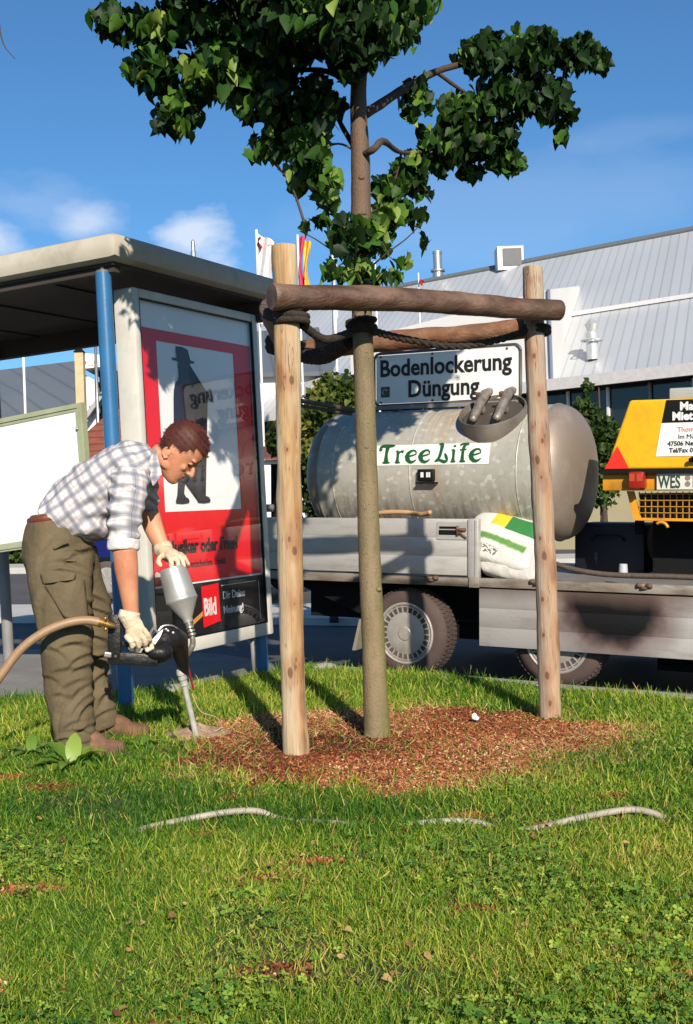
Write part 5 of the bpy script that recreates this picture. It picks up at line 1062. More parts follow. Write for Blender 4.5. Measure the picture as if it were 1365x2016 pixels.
patch('pocket_flap', [(76, 1120), (150, 1128), (147, 1141), (84, 1150)], lambda s_, t_: .016+.020*t_*(.4+abs(math.sin(6*s_))), .005, M_trou, pk)
patch('pocket_seam', [(104, 1078), (134, 1062), (137, 1066), (107, 1082)], lambda s_, t_: .010, .004, M_trou, tro)
patch('pocket_seam', [(116, 1100), (152, 1103), (152, 1106), (116, 1103)], lambda s_, t_: .008, .004, M_trou, tro)
patch('back_pocket', [(58, 1068), (84, 1066), (86, 1078), (60, 1082)], lambda s_, t_: .012, .006, M_trou, tro)
q = MB(); q.lathe(A(126, 1151, 5.262), (0, -1, 0), [(0, .001), (0, .007), (.004, .007), (.005, .001)], 12); q.build('button', M_rust, pk)
# boots
M_boot = mat('muddy_boot', (0.17, 0.085, 0.045), .85, col2=(0.09, 0.045, 0.028), nscale=14, bump=.5, bscale=60, dirt=(0.26, 0.15, 0.09), dscale=8)
for (h, t_, d_) in (((150, 1478), (244, 1482), 5.33), ((200, 1438), (292, 1432), 5.76)):
    H0 = A(h[0], h[1], d_); T0 = A(t_[0], t_[1], d_); H0.z = .05; T0.z = .035; q = MB()
    dx = (T0-H0).normalized(); Ln = (T0-H0).length
    q.tube([H0-dx*.02+Vector((0, 0, .01)), H0+dx*Ln*.35+Vector((0, 0, .012)), H0+dx*Ln*.65, H0+dx*(Ln-.03)+Vector((0, 0, 0))], [.048, .045, .040, .038], 20, ry=[.038, .040, .048, .042], ref=(0, 1, 0), dome=True)
    q.tube([H0+Vector((.01, 0, .13)), H0+Vector((.01, 0, .03))], [.055, .052], 20, ry=[.05, .045], dome=True)
    q.tube([H0+dx*.02+Vector((0, 0, .06)), H0+dx*Ln*.5+Vector((0, 0, .03))], [.045, .035], 16, dome=True)
    Vf, Ff = fuse(q, .005, 3, lambda V: .003*vnoise(V, 45, 4, 2)); bo = raw('boot', Vf, Ff, M_boot, person, smooth=True)
    q = MB(); q.tube([H0-dx*.035+Vector((0, 0, -.036)), H0+dx*Ln*.5+Vector((0, 0, -.036)), T0+dx*.012+Vector((0, 0, -.024))], [.016, .014, .014], 14, ry=[.042, .046, .038], dome=True); q.build('sole', M_rubber, bo, smooth=True)
# gloves ---------------------------------------------------------------------------------
M_glove = mat('work_glove', (0.62, 0.52, 0.38), .85, col2=(0.50, 0.40, 0.28), nscale=10, bump=.6, bscale=60, dirt=(0.34, 0.22, 0.13), dscale=12, damt=.8)
def finger(q, pts, r0, r1): q.tube([Vector(v) for v in pts], list(np.linspace(r0, r1, len(pts))), 12, dome=True)
# near hand closed round the lower handle bar: back of hand towards us, fingers wrapping under
q = MB(); q.tube([A(256, 1203, 5.27), A(254, 1212, 5.268), A(258, 1222, 5.265), A(262, 1232, 5.265)], [.046, .052, .042, .038], 20, ry=[.040, .046, .036, .032])
q.tube([A(263, 1228, 5.265), A(268, 1245, 5.262), A(272, 1258, 5.262)], [.040, .048, .046], 18, ry=[.028, .028, .026], dome=True)
for k, (x0_, y0_, L0) in enumerate([(292, 1248, .9), (284, 1256, 1.0), (271, 1261, 1.05), (258, 1262, .95)]):   # index .. little finger
    finger(q, [A(x0_-8, y0_-8, 5.250), A(x0_+0, y0_+2, 5.240), A(x0_+3, y0_+11*L0, 5.248), A(x0_+2, y0_+17*L0, 5.272), A(x0_-1, y0_+14*L0, 5.295)], .0125, .0105)
finger(q, [A(264, 1240, 5.29), A(280, 1250, 5.305), A(296, 1262, 5.30), A(300, 1276, 5.285), A(290, 1280, 5.27)], .0145, .0115)
Vg, Fg = fuse(q, .0034, 2, lambda V: .0016*vnoise(V, 70, 6, 2)); raw('glove', Vg, Fg, M_glove, person, smooth=True)
# far hand flat on the canister, fingers spread over the rim
q = MB(); q.tube([A(318, 1073, 5.70), A(322, 1082, 5.69), A(328, 1092, 5.67)], [.044, .048, .038], 20, ry=[.038, .042, .034])
q.tube([A(326, 1088, 5.665), A(338, 1094, 5.64), A(346, 1098, 5.63)], [.036, .036, .032], 18, ry=[.040, .046, .044], dome=True)
for k, pts in enumerate([[(344, 1090, 5.65), (356, 1091, 5.655), (364, 1098, 5.65), (371, 1110, 5.64)], [(343, 1094, 5.62), (354, 1095, 5.60), (360, 1103, 5.59), (363, 1114, 5.585)], [(338, 1096, 5.60), (347, 1099, 5.575), (351, 1107, 5.565), (352, 1117, 5.56)], [(330, 1094, 5.59), (336, 1101, 5.565), (338, 1109, 5.555), (338, 1119, 5.553)]]):
    finger(q, [A(*v) for v in pts], .0130, .0108)
finger(q, [A(322, 1092, 5.63), A(314, 1099, 5.60), A(312, 1107, 5.59), A(316, 1113, 5.585)], .0135, .0110)
Vg, Fg = fuse(q, .0034, 2, lambda V: .0016*vnoise(V, 70, 8, 2)); raw('glove', Vg, Fg, M_glove, person, smooth=True)

# ------------------------------------------------------------------ soil lance held by the worker
lance = empty('soil_lance', 'black handled compressed-air soil lance with a silver canister stuck into the ground', 'soil lance', A(386, 1450, 5.66))
M_silver = mat('silver_canister', (0.50, 0.49, 0.47), .38, .55, col2=(0.42, 0.41, 0.39), nscale=14, bump=.15, bscale=120)
M_bl = mat('tool_black', (0.006, 0.006, 0.007), .42, col2=(0.012, 0.012, 0.013), nscale=20, bump=.35, bscale=50, dirt=(0.05, 0.035, 0.028), dscale=18, damt=.4, spec=.35)
ca_, cb_ = A(339, 1118, 5.60), A(359, 1184, 5.58); ax = (cb_-ca_); L_c = ax.length; ax.normalize()
b = MB(); b.lathe(ca_, ax, [(0, .001), (0, .056), (.004, .064), (.012, .066), (L_c*.55, .071), (L_c*.9, .075), (L_c*.92, .077), (L_c*.98, .077), (L_c*1.0, .075), (L_c+.085, .025), (L_c+.105, .022), (L_c+.108, .001)], 40); b.build('canister', M_silver, lance, autos=35)
e0 = ca_+ax*(L_c+.10); b = MB(); 
path = [e0, e0+ax*.03, A(373, 1235, 5.57), A(378, 1252, 5.57), A(380, 1266, 5.57), A(376, 1278, 5.57), A(370, 1287, 5.58)]
b.tube([e0-ax*.005, e0+ax*.03], [.019, .016], 16); curve_tube(b, path, [.014]*7, 14, 30)
for i, f_ in enumerate((.16, .28, .40)): 
    c = e0+ax*(f_*.15); b.lathe(c, ax, [(0, .019), (.010, .019)], 16)
b.ring(A(370, 1286, 5.58), (1, 0, .6), .012, .006, 14, 6); b.build('feed_pipe', mat('pipe_metal', (0.36, 0.34, 0.30), .4, .6, col2=(0.2, 0.17, 0.13), nscale=30, bump=.4), lance, autos=50)
b = MB(); b.box(A(313, 1132, 5.58), (.03, .03, .02)); b.tube([A(309, 1128, 5.58), A(318, 1140, 5.58)], .006, 8); b.build('clip', M_chrome, lance)
dh = 5.30; b = MB()
def bar(p0, p1, w_, h, mb=None):
    p0, p1 = Vector(p0), Vector(p1); d = (p1-p0); Lb = d.length; d.normalize(); y = Vector((0, 1, 0)); y = (y-d*y.dot(d)).normalized(); z = d.cross(y)
    mb.box((p0+p1)/2, (Lb, w_, h), Matrix((d, y, z)).transposed(), .006)
bar(A(227, 1210, dh), A(226, 1304, dh), .040, .058, b); bar(A(214, 1295, dh), A(312, 1299, dh+.02), .040, .056, b); bar(A(232, 1222, dh), A(262, 1250, dh), .03, .035, b); bar(A(240, 1268, dh+.01), A(306, 1272, dh+.02), .024, .026, b)
b.build('handle_frame', M_bl, lance, autos=40)
b = MB()
b.tube([A(290, 1288, 5.34), A(305, 1276, 5.36), A(322, 1262, 5.40), A(338, 1255, 5.44), A(350, 1262, 5.48), A(355, 1284, 5.52), A(360, 1306, 5.55), A(364, 1320, 5.57)], [.030, .048, .060, .062, .056, .040, .028, .022], 22, ry=[.03, .045, .055, .058, .052, .04, .03, .022], dome=True)
b.tube([A(304, 1285, 5.31), A(318, 1285, 5.31)], [.034, .034], 18, dome=True); b.ball(A(322, 1284, 5.33), .045)
bar(A(296, 1300, 5.33), A(330, 1292, 5.38), .05, .045, b)
Vm, Fm = fuse(b, .005, 3); raw('motor_housing', Vm, Fm, M_bl, lance, smooth=True)
b = MB(); b.poly([A(296, 1280, 5.30), A(298, 1262, 5.31), A(312, 1246, 5.33), A(322, 1238, 5.35), A(316, 1254, 5.33), A(306, 1268, 5.31)], (0, .01, 0)); b.tube([A(294, 1252, 5.36), A(303, 1236, 5.38), A(312, 1247, 5.36)], .009, 8, dome=False)
curve_tube(b, [A(312, 1242, 5.37), A(322, 1232, 5.38), A(340, 1232, 5.40), A(352, 1240, 5.43)], [.004]*4, 6, 16); b.build('trigger_lever', M_chrome, lance, autos=40)
for px, py, d_ in [(327, 1239, 5.37), (331, 1242, 5.37), (336, 1290, 5.40), (229, 1225, 5.275), (228, 1292, 5.275), (341, 1246, 5.39)]:
    q = MB(); q.lathe(A(px, py, d_), (0, -1, 0), [(0, .006), (.004, .006), (.005, .001)], 10); q.build('screw', M_rust if px < 300 else M_chrome, lance)
g0, g1 = A(356, 1318, 5.57), A(386, 1446, 5.66); ax = (g1-g0).normalized(); Lg = (g1-g0).length
b = MB(); b.lathe(g0, ax, [(0, .001), (0, .020), (.012, .024), (.024, .024), (.028, .019), (.045, .022), (.05, .022), (.055, .018), (.075, .020), (.08, .020), (.085, .0135), (Lg*.5, .0135), (Lg+.02, .0145), (Lg+.02, .001)], 20); b.build('lance_pipe', mat('lance_steel', (0.62, 0.61, 0.58), .45, .3, col2=(0.36, 0.34, 0.3), nscale=20), lance, autos=40)
b = MB(); curve_tube(b, [A(368, 1286, 5.58), A(371, 1310, 5.59), A(377, 1340, 5.62), A(381, 1358, 5.64)], [.0045]*4, 6, 16); b.build('red_cord', mat('cord_red', (0.30, 0.012, 0.02), .5), lance, smooth=True)
ah = empty('air_hose', 'tan rubber air hose curving from the lance handle out of the left edge', 'hose', A(40, 1290, 5.2)); b = MB()
curve_tube(b, [A(-120, 1480, 5.1), A(-55, 1410, 5.1), A(-2, 1335, 5.12), A(40, 1280, 5.14), A(85, 1246, 5.16), A(130, 1227, 5.18), A(170, 1221, 5.2), A(197, 1225, 5.21)], [.020]*8, 14, 60); b.build('hose_body', mat('tan_rubber', (0.30, 0.185, 0.10), .5, col2=(0.25, 0.15, 0.08), nscale=20, bump=.15), ah, smooth=True)
b = MB(); ax = (A(222, 1232, 5.23)-A(194, 1224, 5.21)).normalized(); b.lathe(A(194, 1224, 5.21), ax, [(0, .022), (.02, .022), (.022, .013), (.03, .013), (.032, .022), (.040, .022), (.042, .014), (.06, .014), (.075, .010)], 16); 
for s_ in (-1, 1): b.ball(A(208, 1228, 5.21)+Vector((0, 0, .024*s_)), .009)
b.build('hose_coupling', mat('brass', (0.45, 0.27, 0.07), .35, .8, col2=(0.3, 0.17, 0.05), nscale=40), ah, autos=40)
b = MB(); bar(A(205, 1288, 5.27), A(220, 1290, 5.28), .02, .025, b); b.build('hose_bracket', M_chrome, ah)

# ------------------------------------------------------------------ buildings and street behind
def seamed(name, col, col2, period, rough=.4, metal=.3):
    m = mat(name, col, rough, metal, col2=col2, nscale=.25, bump=0)
    n, l, p = tree_of(m); u = nattr(m, 'ru'); fr2 = nmath(m, 'FRACT', nmath(m, 'DIVIDE', u, period))
    overlay(m, nmath(m, 'MULTIPLY', nmr(m, nmath(m, 'ABSOLUTE', nmath(m, 'SUBTRACT', fr2, .5)), .38, .49), .6), tuple(q*.45 for q in col))
    rowc = nnoise(m, ncomb(m, nmath(m, 'FLOOR', nmath(m, 'DIVIDE', u, period)), 0, 0), 3.3, 1); overlay(m, nmath(m, 'MULTIPLY', nmr(m, rowc, .35, .65), .25), tuple(min(1, q*1.35) for q in col))
    return m
M_roof = seamed('metal_roof', (0.56, 0.57, 0.585), (0.50, 0.51, 0.53), .31)
M_roofgrey = seamed('grey_metal_roof', (0.17, 0.185, 0.20), (0.14, 0.155, 0.17), .8)
M_wallw = mat('white_render', (0.70, 0.68, 0.67), .8, col2=(0.64, 0.62, 0.61), nscale=.6)
M_wallb = mat('beige_wall', (0.42, 0.36, 0.22), .8, col2=(0.36, 0.31, 0.19), nscale=1.5)
M_win = mat('dark_window', (0.012, 0.014, 0.018), .08, spec=.8)
def plane_attr(name, pts, udir, m, parent, th=None):
    """roof sheet with its seam coordinate stored"""
    pts = [Vector(q) for q in pts]; q = MB(); nn = (pts[1]-pts[0]).cross(pts[2]-pts[0]).normalized()
    if nn.z < 0: nn = -nn
    q.poly(pts, -nn*(th or .15)); o_ = q.build(name, m, parent); ud = Vector(udir).normalized(); M_ = WM[parent.name]
    add_attr(o_, 'ru', [(M_ @ v.co).dot(ud)+200 for v in o_.data.vertices]); return o_
ea = rad(49); eE = Vector((math.sin(ea), -math.cos(ea), 0)); eP = Vector((math.cos(ea), math.sin(ea), 0)); eS = (eP*math.cos(rad(30))+Vector((0, 0, math.sin(rad(30)))))
Er = at(1365, 722, 30)
hb = empty('hall_building', 'large hall with a pale seamed metal roof, white dormer front and dark strip windows', 'hall', (Er.x, Er.y, 0))
E0, E1, E2 = Er+eE*12, Er-eE*26, Er-eE*26
mid = 5.15
plane_attr('lower_roof', [E0, E1, E1+eS*mid, E0+eS*mid], eE+eS*.33, M_roof, hb)
up0 = Vector((0, 0, .12)); plane_attr('upper_roof', [E0+eS*mid+up0, E1+eS*mid+up0, E1+eS*11.6+up0, E0+eS*11.6+up0], eE+eS*.33, M_roof, hb)
b = MB(); b.tube([E0+eS*11.6+up0, E1+eS*11.6+up0], .14, 8); b.build('ridge_cap', mat('ridge_grey', (0.13, 0.14, 0.15), .6), hb)
b = MB(); b.poly([E0-eP*.12+Vector((0, 0, -.22)), E1-eP*.12+Vector((0, 0, -.22)), E1-eP*.12+Vector((0, 0, .10)), E0-eP*.12+Vector((0, 0, .10))], eP*.1); b.build('gutter', mat('gutter_pale', (0.55, 0.52, 0.52), .5), hb)
b = MB(); b.poly([E0+eS*mid+Vector((0, 0, .0))-eP*.02, E1+eS*mid-eP*.02, E1+eS*mid+Vector((0, 0, .13))-eP*.02, E0+eS*mid+Vector((0, 0, .13))-eP*.02], -eP*.06); b.build('snow_rail', mat('rail_white', (0.66, 0.64, 0.64), .5), hb)
wz = Er.z-.22
def hwall(t0, t1, z0, z1, back, m, nm, th=.2):
    q = MB(); a, c = Er-eE*t0+eP*back, Er-eE*t1+eP*back
    q.poly([(a.x, a.y, z0), (c.x, c.y, z0), (c.x, c.y, z1), (a.x, a.y, z1)], eP*th); return q.build(nm, m, hb)
hwall(-12, 26, wz-1.15, wz+.32, .62, M_win, 'window_strip'); hwall(-12, 26, -.2, wz-1.17, .5, M_wallb, 'wall')
for t in np.arange(-11, 25, 1.25):
    c = Er-eE*t+eP*.56; b = MB(); b.box((c.x, c.y, wz-.58), (.07, .07, 1.14), Matrix.Rotation(-math.atan2(eE.x, -eE.y)+math.pi/2, 3, 'Z')); b.build('mullion', M_wallw if int(t*4) % 3 else M_grey, hb)
D0 = Er-eE*4.15-eP*.02; sD1 = (D0-Vector((0, 0, CAMH))).y
Dt = at(1082, 570, sD1); Dr = Er-eE*7.08+eS*8.05; Dl = D0-eE*7.4; Dlt = Vector((Dl.x, Dl.y, Dt.z-.55))
dr_ = empty('t', None, None); bpy.data.objects.remove(dr_)
b = MB(); b.add([D0+Vector((0, 0, -.1)), Dl+Vector((0, 0, -.1)), Dlt, Vector((D0.x, D0.y, Dt.z)), Dr, Dlt+eP*7, D0+eP*.05], [(0, 1, 2, 3), (0, 3, 4), (3, 2, 5, 4)]); b.build('dormer', M_wallw, hb)
b = MB(); b.tube([Vector((D0.x, D0.y, D0.z-.1))-eP*.03, Vector((D0.x, D0.y, Dt.z))-eP*.03], .05, 8); b.build('downpipe', mat('pipe_blue_grey', (0.16, 0.18, 0.26), .5), hb)
vc = Er-eE*(-.0); 
def on_roof(px, py):
    nn = eE.cross(eS); r = cdir(px, py); c = Vector((0, 0, CAMH)); return c+r*((Er-c).dot(nn)/r.dot(nn))
v = on_roof(1174, 702); b = MB(); b.lathe(v-eP*.2-Vector((0, 0, .1)), (0, 0, 1), [(0, .17), (.75, .17), (.78, .12), (.80, .12), (1.0, .20), (1.15, .05)], 16); b.ring(v-eP*.2+Vector((0, 0, .45)), (0, 0, 1), .30, .03, 16, 6); b.build('roof_vent', mat('vent_metal', (0.60, 0.60, 0.60), .35, .5), hb, autos=40)
rt = on_roof(1003, 530); b = MB(); b.box(rt+Vector((0, 0, .35)), (1.0, .9, .9)); rv = b.build('roof_unit', M_wallw, hb); b = MB(); b.box(rt+Vector((.06, -.47, .38)), (.72, .05, .66)); b.build('unit_grille', mat('grille_grey', (0.10, 0.10, 0.11), .6), rv)
rt = on_roof(863, 553); b = MB(); b.lathe(rt, (0, 0, 1), [(-.3, .22), (.35, .22), (.38, .30), (.45, .30), (.5, .18), (1.1, .18), (1.12, .2), (1.2, .2)], 16); b.build('flue', M_chrome, hb, autos=40)

def block(name, label, cat, px0, px1, d, ztop, m, z0=-.15, depth=6, group=None):
    a, c = at(px0, 1000, d), at(px1, 1000, d); r_ = empty(name, label, cat, ((a.x+c.x)/2, d, 0), group=group)
    q = MB(); q.poly([(a.x, d, z0), (c.x, d, z0), (c.x, d, ztop), (a.x, d, ztop)], (0, depth, 0)); q.build('wall', m, r_); return r_
def zat(px, py, d): return at(px, py, d).z
# pale low building behind the posts
bb = block('workshop_building', 'low white workshop with a grey seamed roof seen between the shelter and the left post', 'building', 395, 640, 42, zat(570, 735, 42), M_wallw)
p0, p1, p2, p3 = at(380, 737, 41.6), at(655, 731, 41.6), at(690, 640, 48), at(380, 660, 48)
plane_attr('roof', [p0, p1, p2, p3], (1, .15, -.1), M_roofgrey, bb)
gb_ = block('garage', 'low white garage with a red brown roof edge behind the shelter', 'garage', 470, 600, 25, zat(550, 905, 25), M_wallw)
b = MB(); a, c = at(465, 905, 24.8), at(604, 905, 24.8); b.poly([a, c, c+Vector((0, 1.2, .30)), a+Vector((0, 1.2, .30))], (0, 0, .05)); b.build('roof', mat('red_brown_tiles', (0.16, 0.05, 0.035), .8, col2=(0.10, 0.035, 0.025), nscale=6), gb_)
# left: grey roofed hall, chimney, tower block, tiled house
lh = block('grey_hall', 'long hall with a dark grey seamed roof seen under the shelter roof at the left', 'hall', -160, 150, 40, zat(60, 850, 40), M_wallb)
plane_attr('roof', [at(-170, 850, 39.5), at(163, 845, 39.5), at(160, 709, 47), at(-170, 749, 47)], (1, .7, 0), M_roofgrey, lh)
ch = empty('brick_pillar', 'tall cream pillar with a dark pointed cap in front of the grey roof', 'chimney', (at(157, 1000, 36).x, 36, 0))
b = MB(); t_ = at(157, 694, 36); b.box((t_.x, 36, t_.z/2), (.26, .3, t_.z)); b.build('shaft', mat('cream_brick', (0.52, 0.40, 0.24), .8, col2=(0.46, 0.34, 0.2), nscale=5), ch)
b = MB(); b.add([(t_.x-.16, 35.8, t_.z), (t_.x+.16, 35.8, t_.z), (t_.x+.16, 36.2, t_.z), (t_.x-.16, 36.2, t_.z), (t_.x, 36, t_.z+.20)], [(0, 1, 2, 3), (0, 1, 4), (1, 2, 4), (2, 3, 4), (3, 0, 4)]); b.build('cap', M_dark, ch)
tw_ = empty('stair_tower', 'white stair tower with a dark overhang beside the cream pillar', 'tower', (at(185, 1000, 37).x, 37, 0))
b = MB(); a, c = at(166, 830, 37), at(187, 760, 37); b.poly([(a.x, 37, -.1), (c.x, 37, -.1), (c.x, 37, zat(185, 748, 37)), (a.x, 37, zat(166, 735, 37))], (0, 2, 0)); b.build('wall', M_wallw, tw_)
b = MB(); a, c = at(164, 726, 36.6), at(205, 693, 36.6); b.poly([(a.x, 36.6, a.z), (c.x, 36.6, a.z+.05), (c.x, 36.6, c.z-.1), (a.x, 36.6, c.z)], (0, 2.4, 0)); b.build('upper_box', M_wallw, tw_)
b = MB(); b.poly([(c.x-.3, 37.2, -.1), (c.x+1.2, 37.2, -.1), (c.x+1.2, 37.2, a.z-.02), (c.x-.3, 37.2, a.z-.02)], (0, 1.5, 0)); b.build('recess', M_dark, tw_)
b = MB(); a_, c_ = at(170, 826, 36.4), at(212, 768, 36.4); b.poly([a_, c_, c_+Vector((0, 0, .22)), a_+Vector((0, 0, .22))], (0, .6, 0)); b.build('stair_string', mat('stair_grey', (0.3, 0.31, 0.31), .6), tw_)
ma = empty('antenna_mast', 'thin pale mast rising beside the white stair tower', 'mast', (at(192, 1000, 35).x, 35, 0)); b = MB(); t0, t1 = at(192, 790, 35), at(190, 640, 35); b.tube([(t0.x, 35, 0), (t0.x, 35, t1.z)], .045, 8); b.build('pole', M_chrome, ma, smooth=True); b = MB(); b.box((t0.x, 35, t1.z-1.2), (.5, .05, .05)); b.build('arm', M_chrome, ma)
th_ = block('tiled_house', 'small house with a red tiled roof behind the blue shelter post', 'house', 178, 300, 27, zat(200, 905, 27), M_wallw)
M_tile = mat('roof_tiles', (0.27, 0.075, 0.04), .8, col2=(0.18, 0.05, 0.03), nscale=4, bump=.3, bscale=9); n, l, p = tree_of(M_tile); zz = nsep(M_tile, nobj(M_tile))[2]; overlay(M_tile, nmath(M_tile, 'MULTIPLY', nmr(M_tile, nmath(M_tile, 'FRACT', nmath(M_tile, 'MULTIPLY', zz, 5.5)), .75, .92), .7), (0.05, 0.015, 0.01))
b = MB(); b.poly([at(170, 912, 26.7), at(320, 912, 26.7), at(300, 800, 29.5), at(222, 806, 29.5), at(172, 850, 28.4)], (0, .15, -.1)); b.build('roof', M_tile, th_)
# flags
def flag(name, label, px, pytop, d, parts, r_=.035, pole_m=M_wallw):
    a = at(px, pytop, d); r0 = empty(name, label, 'flag', (a.x, d, 0), group='flags and banners behind the crossbar'); q = MB(); q.tube([(a.x, d, 0), (a.x, d, a.z)], r_, 8); q.build('pole', pole_m, r0, smooth=True)
    for pts, m_ in parts:
        V_, F_ = [], []; P = [at(x, y, d) for x, y in pts]; n_ = 10
        for j in range(n_+1):
            for i in range(7):
                s_ = i/6; t_2 = j/n_; pnt = P[0].lerp(P[1], s_).lerp(P[3].lerp(P[2], s_), t_2); V_.append(pnt+Vector((.06*math.sin(t_2*8+s_*2)*s_, .22*math.sin(s_*6+t_2*3), 0)))
        for j in range(n_):
            for i in range(6): k = j*7+i; F_.append((k, k+1, k+8, k+7))
        raw('banner', V_, F_, m_, r0, smooth=True)
M_fw = mat('flag_white', (0.75, 0.72, 0.74), .8); M_fp = mat('flag_pink', (0.62, 0.045, 0.14), .8); M_fy = mat('flag_yellow', (0.80, 0.47, 0.05), .8); M_fr = mat('flag_red', (0.6, 0.05, 0.04), .8)
flag('banner_flag', 'tall white banner with small red marks left of the left front post top', 505, 452, 32, [([(505, 456), (537, 478), (541, 640), (509, 640)], M_fw), ([(507, 462), (511, 470), (514, 488), (511, 487)], M_fr), ([(526, 480), (534, 486), (533, 489), (529, 488)], M_fr), ([(538, 545), (540, 552), (542, 580), (538, 560)], M_fr)])
flag('banner_flag', 'pink and yellow banner flag right behind the left front post top', 586, 462, 32, [([(584, 463), (598, 468), (597, 610), (590, 610)], M_fp), ([(598, 468), (610, 480), (607, 610), (597, 610)], M_fy)], .03)
flag('banner_flag', 'narrow white banner flag seen between the left post and the trunk', 656, 500, 34, [([(652, 500), (662, 530), (662, 640), (655, 660)], M_fw), ([(655, 560), (661, 565), (662, 600), (657, 600)], M_fr)])
flag('banner_flag', 'small red and white flag just right of the trunk above the crossbar', 738, 515, 36, [([(738, 520), (752, 552), (752, 575), (738, 575)], M_fw), ([(736, 530), (740, 533), (740, 560), (736, 560)], M_fp)])
flag('banner_flag', 'tiny red flag on a pole left of the steel roof flue', 824, 537, 36, [([(824, 542), (832, 556), (832, 560), (824, 560)], M_fr)], .02)
fl2 = empty('lamp_mast', 'slim pale pole rising behind the shelter roof edge', 'mast', (at(380, 1000, 30).x, 30, 0)); b = MB(); t0 = at(380, 472, 30); b.tube([(t0.x, 30, 0), (t0.x, 30, t0.z-.3)], .07, 10); b.lathe((t0.x, 30, t0.z-.3), (0, 0, 1), [(0, .07), (.02, .05), (.25, .05), (.3, .02)], 10); b.build('pole', M_chrome, fl2, autos=40)
fl3 = empty('lamp_mast', 'white pole standing above the grey roof at the far left', 'mast', (at(47, 1000, 42).x, 42, 0)); b = MB(); t0 = at(46, 690, 38); b.tube([(t0.x, 38, 0), (t0.x, 38, t0.z)], .04, 10); b.build('pole', M_wallw, fl3, smooth=True)
# shrubs and small trees
M_bush = ramp_attr('yellow_green_leaves', 'rnd', [(0, (0.02, 0.035, 0.006)), (.5, (0.05, 0.08, 0.012)), (.85, (0.13, 0.15, 0.025)), (1, (0.26, 0.20, 0.04))], .6, .2, .25)
M_bush2 = ramp_attr('deep_green_leaves', 'rnd', [(0, (0.02, 0.035, 0.008)), (.6, (0.04, 0.075, 0.014)), (1, (0.11, 0.15, 0.03))], .6, .2, .2)
def shrub(name, label, cat, base, blobs_, leaf, m_, group=None):
    r_ = empty(name, label, cat, base); P_ = []
    for px, py, rx, ry, d, dr, k in blobs_:
        u = rng.normal(size=(k, 3)); u /= np.linalg.norm(u, axis=1, keepdims=True); u *= rng.random((k, 1))**.4
        for q in u: P_.append(at(px+q[0]*rx, py-q[1]*ry, d+q[2]*dr))
    P_ = np.array([list(q) for q in P_]); n_ = len(P_); Dq = rng.normal(size=(n_, 3)); Dq[:, 2] -= .3
    scatter('foliage', LV, LF, P_, rotmats(Dq, rng.random(n_)*6), rng.uniform(.6, 1.2, n_)*leaf, m_, r_, np.clip(.5+.35*vnoise(P_, 5, 2, 2)+rng.normal(0, .2, n_), 0, 1))
    q = MB(); cx_ = Vector(P_.mean(axis=0)); b0 = Vector(base)
    curve_tube(q, [b0, b0.lerp(cx_, .4)+Vector((.05, 0, 0)), cx_, Vector((cx_.x, cx_.y, P_[:, 2].max()-.1))], [.05, .04, .025, .008], 8, 16)
    for k in range(10): e_ = Vector(P_[rng.integers(n_)]); curve_tube(q, [b0.lerp(cx_, .5+.05*k), b0.lerp(cx_, .7).lerp(e_, .5), e_], [.02, .012, .004], 6, 8)
    q.build('stem', M_branch, r_, smooth=True); return r_
g0_ = at(650, 1000, 12.5)
shrub('small_tree', 'sunlit yellow green small tree left of the tank behind the trailer', 'tree', (g0_.x, 12.5, -.1), [(660, 780, 45, 50, 12.5, .5, 900), (640, 810, 50, 60, 12.5, .6, 1100), (690, 790, 35, 60, 12.6, .5, 500), (625, 900, 40, 60, 12.4, .5, 1000), (635, 980, 40, 60, 12.4, .5, 700), (590, 930, 30, 90, 12.8, .4, 500), (555, 860, 28, 35, 13.5, .4, 350), (545, 870, 20, 26, 13.5, .4, 220), (605, 840, 20, 40, 12.6, .4, 250)], .062, M_bush)
g0_ = at(1180, 1000, 15)
shrub('climbing_shrub', 'thin dark green shrub rising between the tank end and the yellow compressor', 'shrub', (g0_.x, 15, -.1), [(1156, 770, 10, 24, 15, .2, 60), (1150, 800, 20, 25, 15, .3, 130), (1172, 840, 30, 35, 15, .4, 380), (1180, 890, 36, 45, 15, .4, 620), (1195, 860, 26, 40, 15, .4, 380), (1185, 950, 40, 50, 15, .4, 600), (1212, 900, 14, 60, 15, .3, 260)], .07, M_bush2)
hd = empty('clipped_hedge', 'dark clipped hedge across the street at the left edge', 'hedge', (-13, 29, 0))
P_ = np.stack([rng.uniform(-22, -6, 9000), 0*rng.random(9000), rng.uniform(0, .85, 9000)], 1); P_[:, 1] = 34.0+(P_[:, 0]+13)*-.55+rng.normal(0, .25, 9000); scatter('foliage', LV, LF, P_, rotmats(rng.normal(size=(9000, 3)), rng.random(9000)*6), rng.uniform(.10, .2, 9000), M_bush2, hd)
b = MB(); b.poly([(-22, 39.3, -.1), (-6, 30.5, -.1), (-6, 30.5, .8), (-22, 39.3, .8)], (0, .3, 0)); b.build('core', mat('hedge_core', (0.012, 0.02, 0.008), 1), hd)
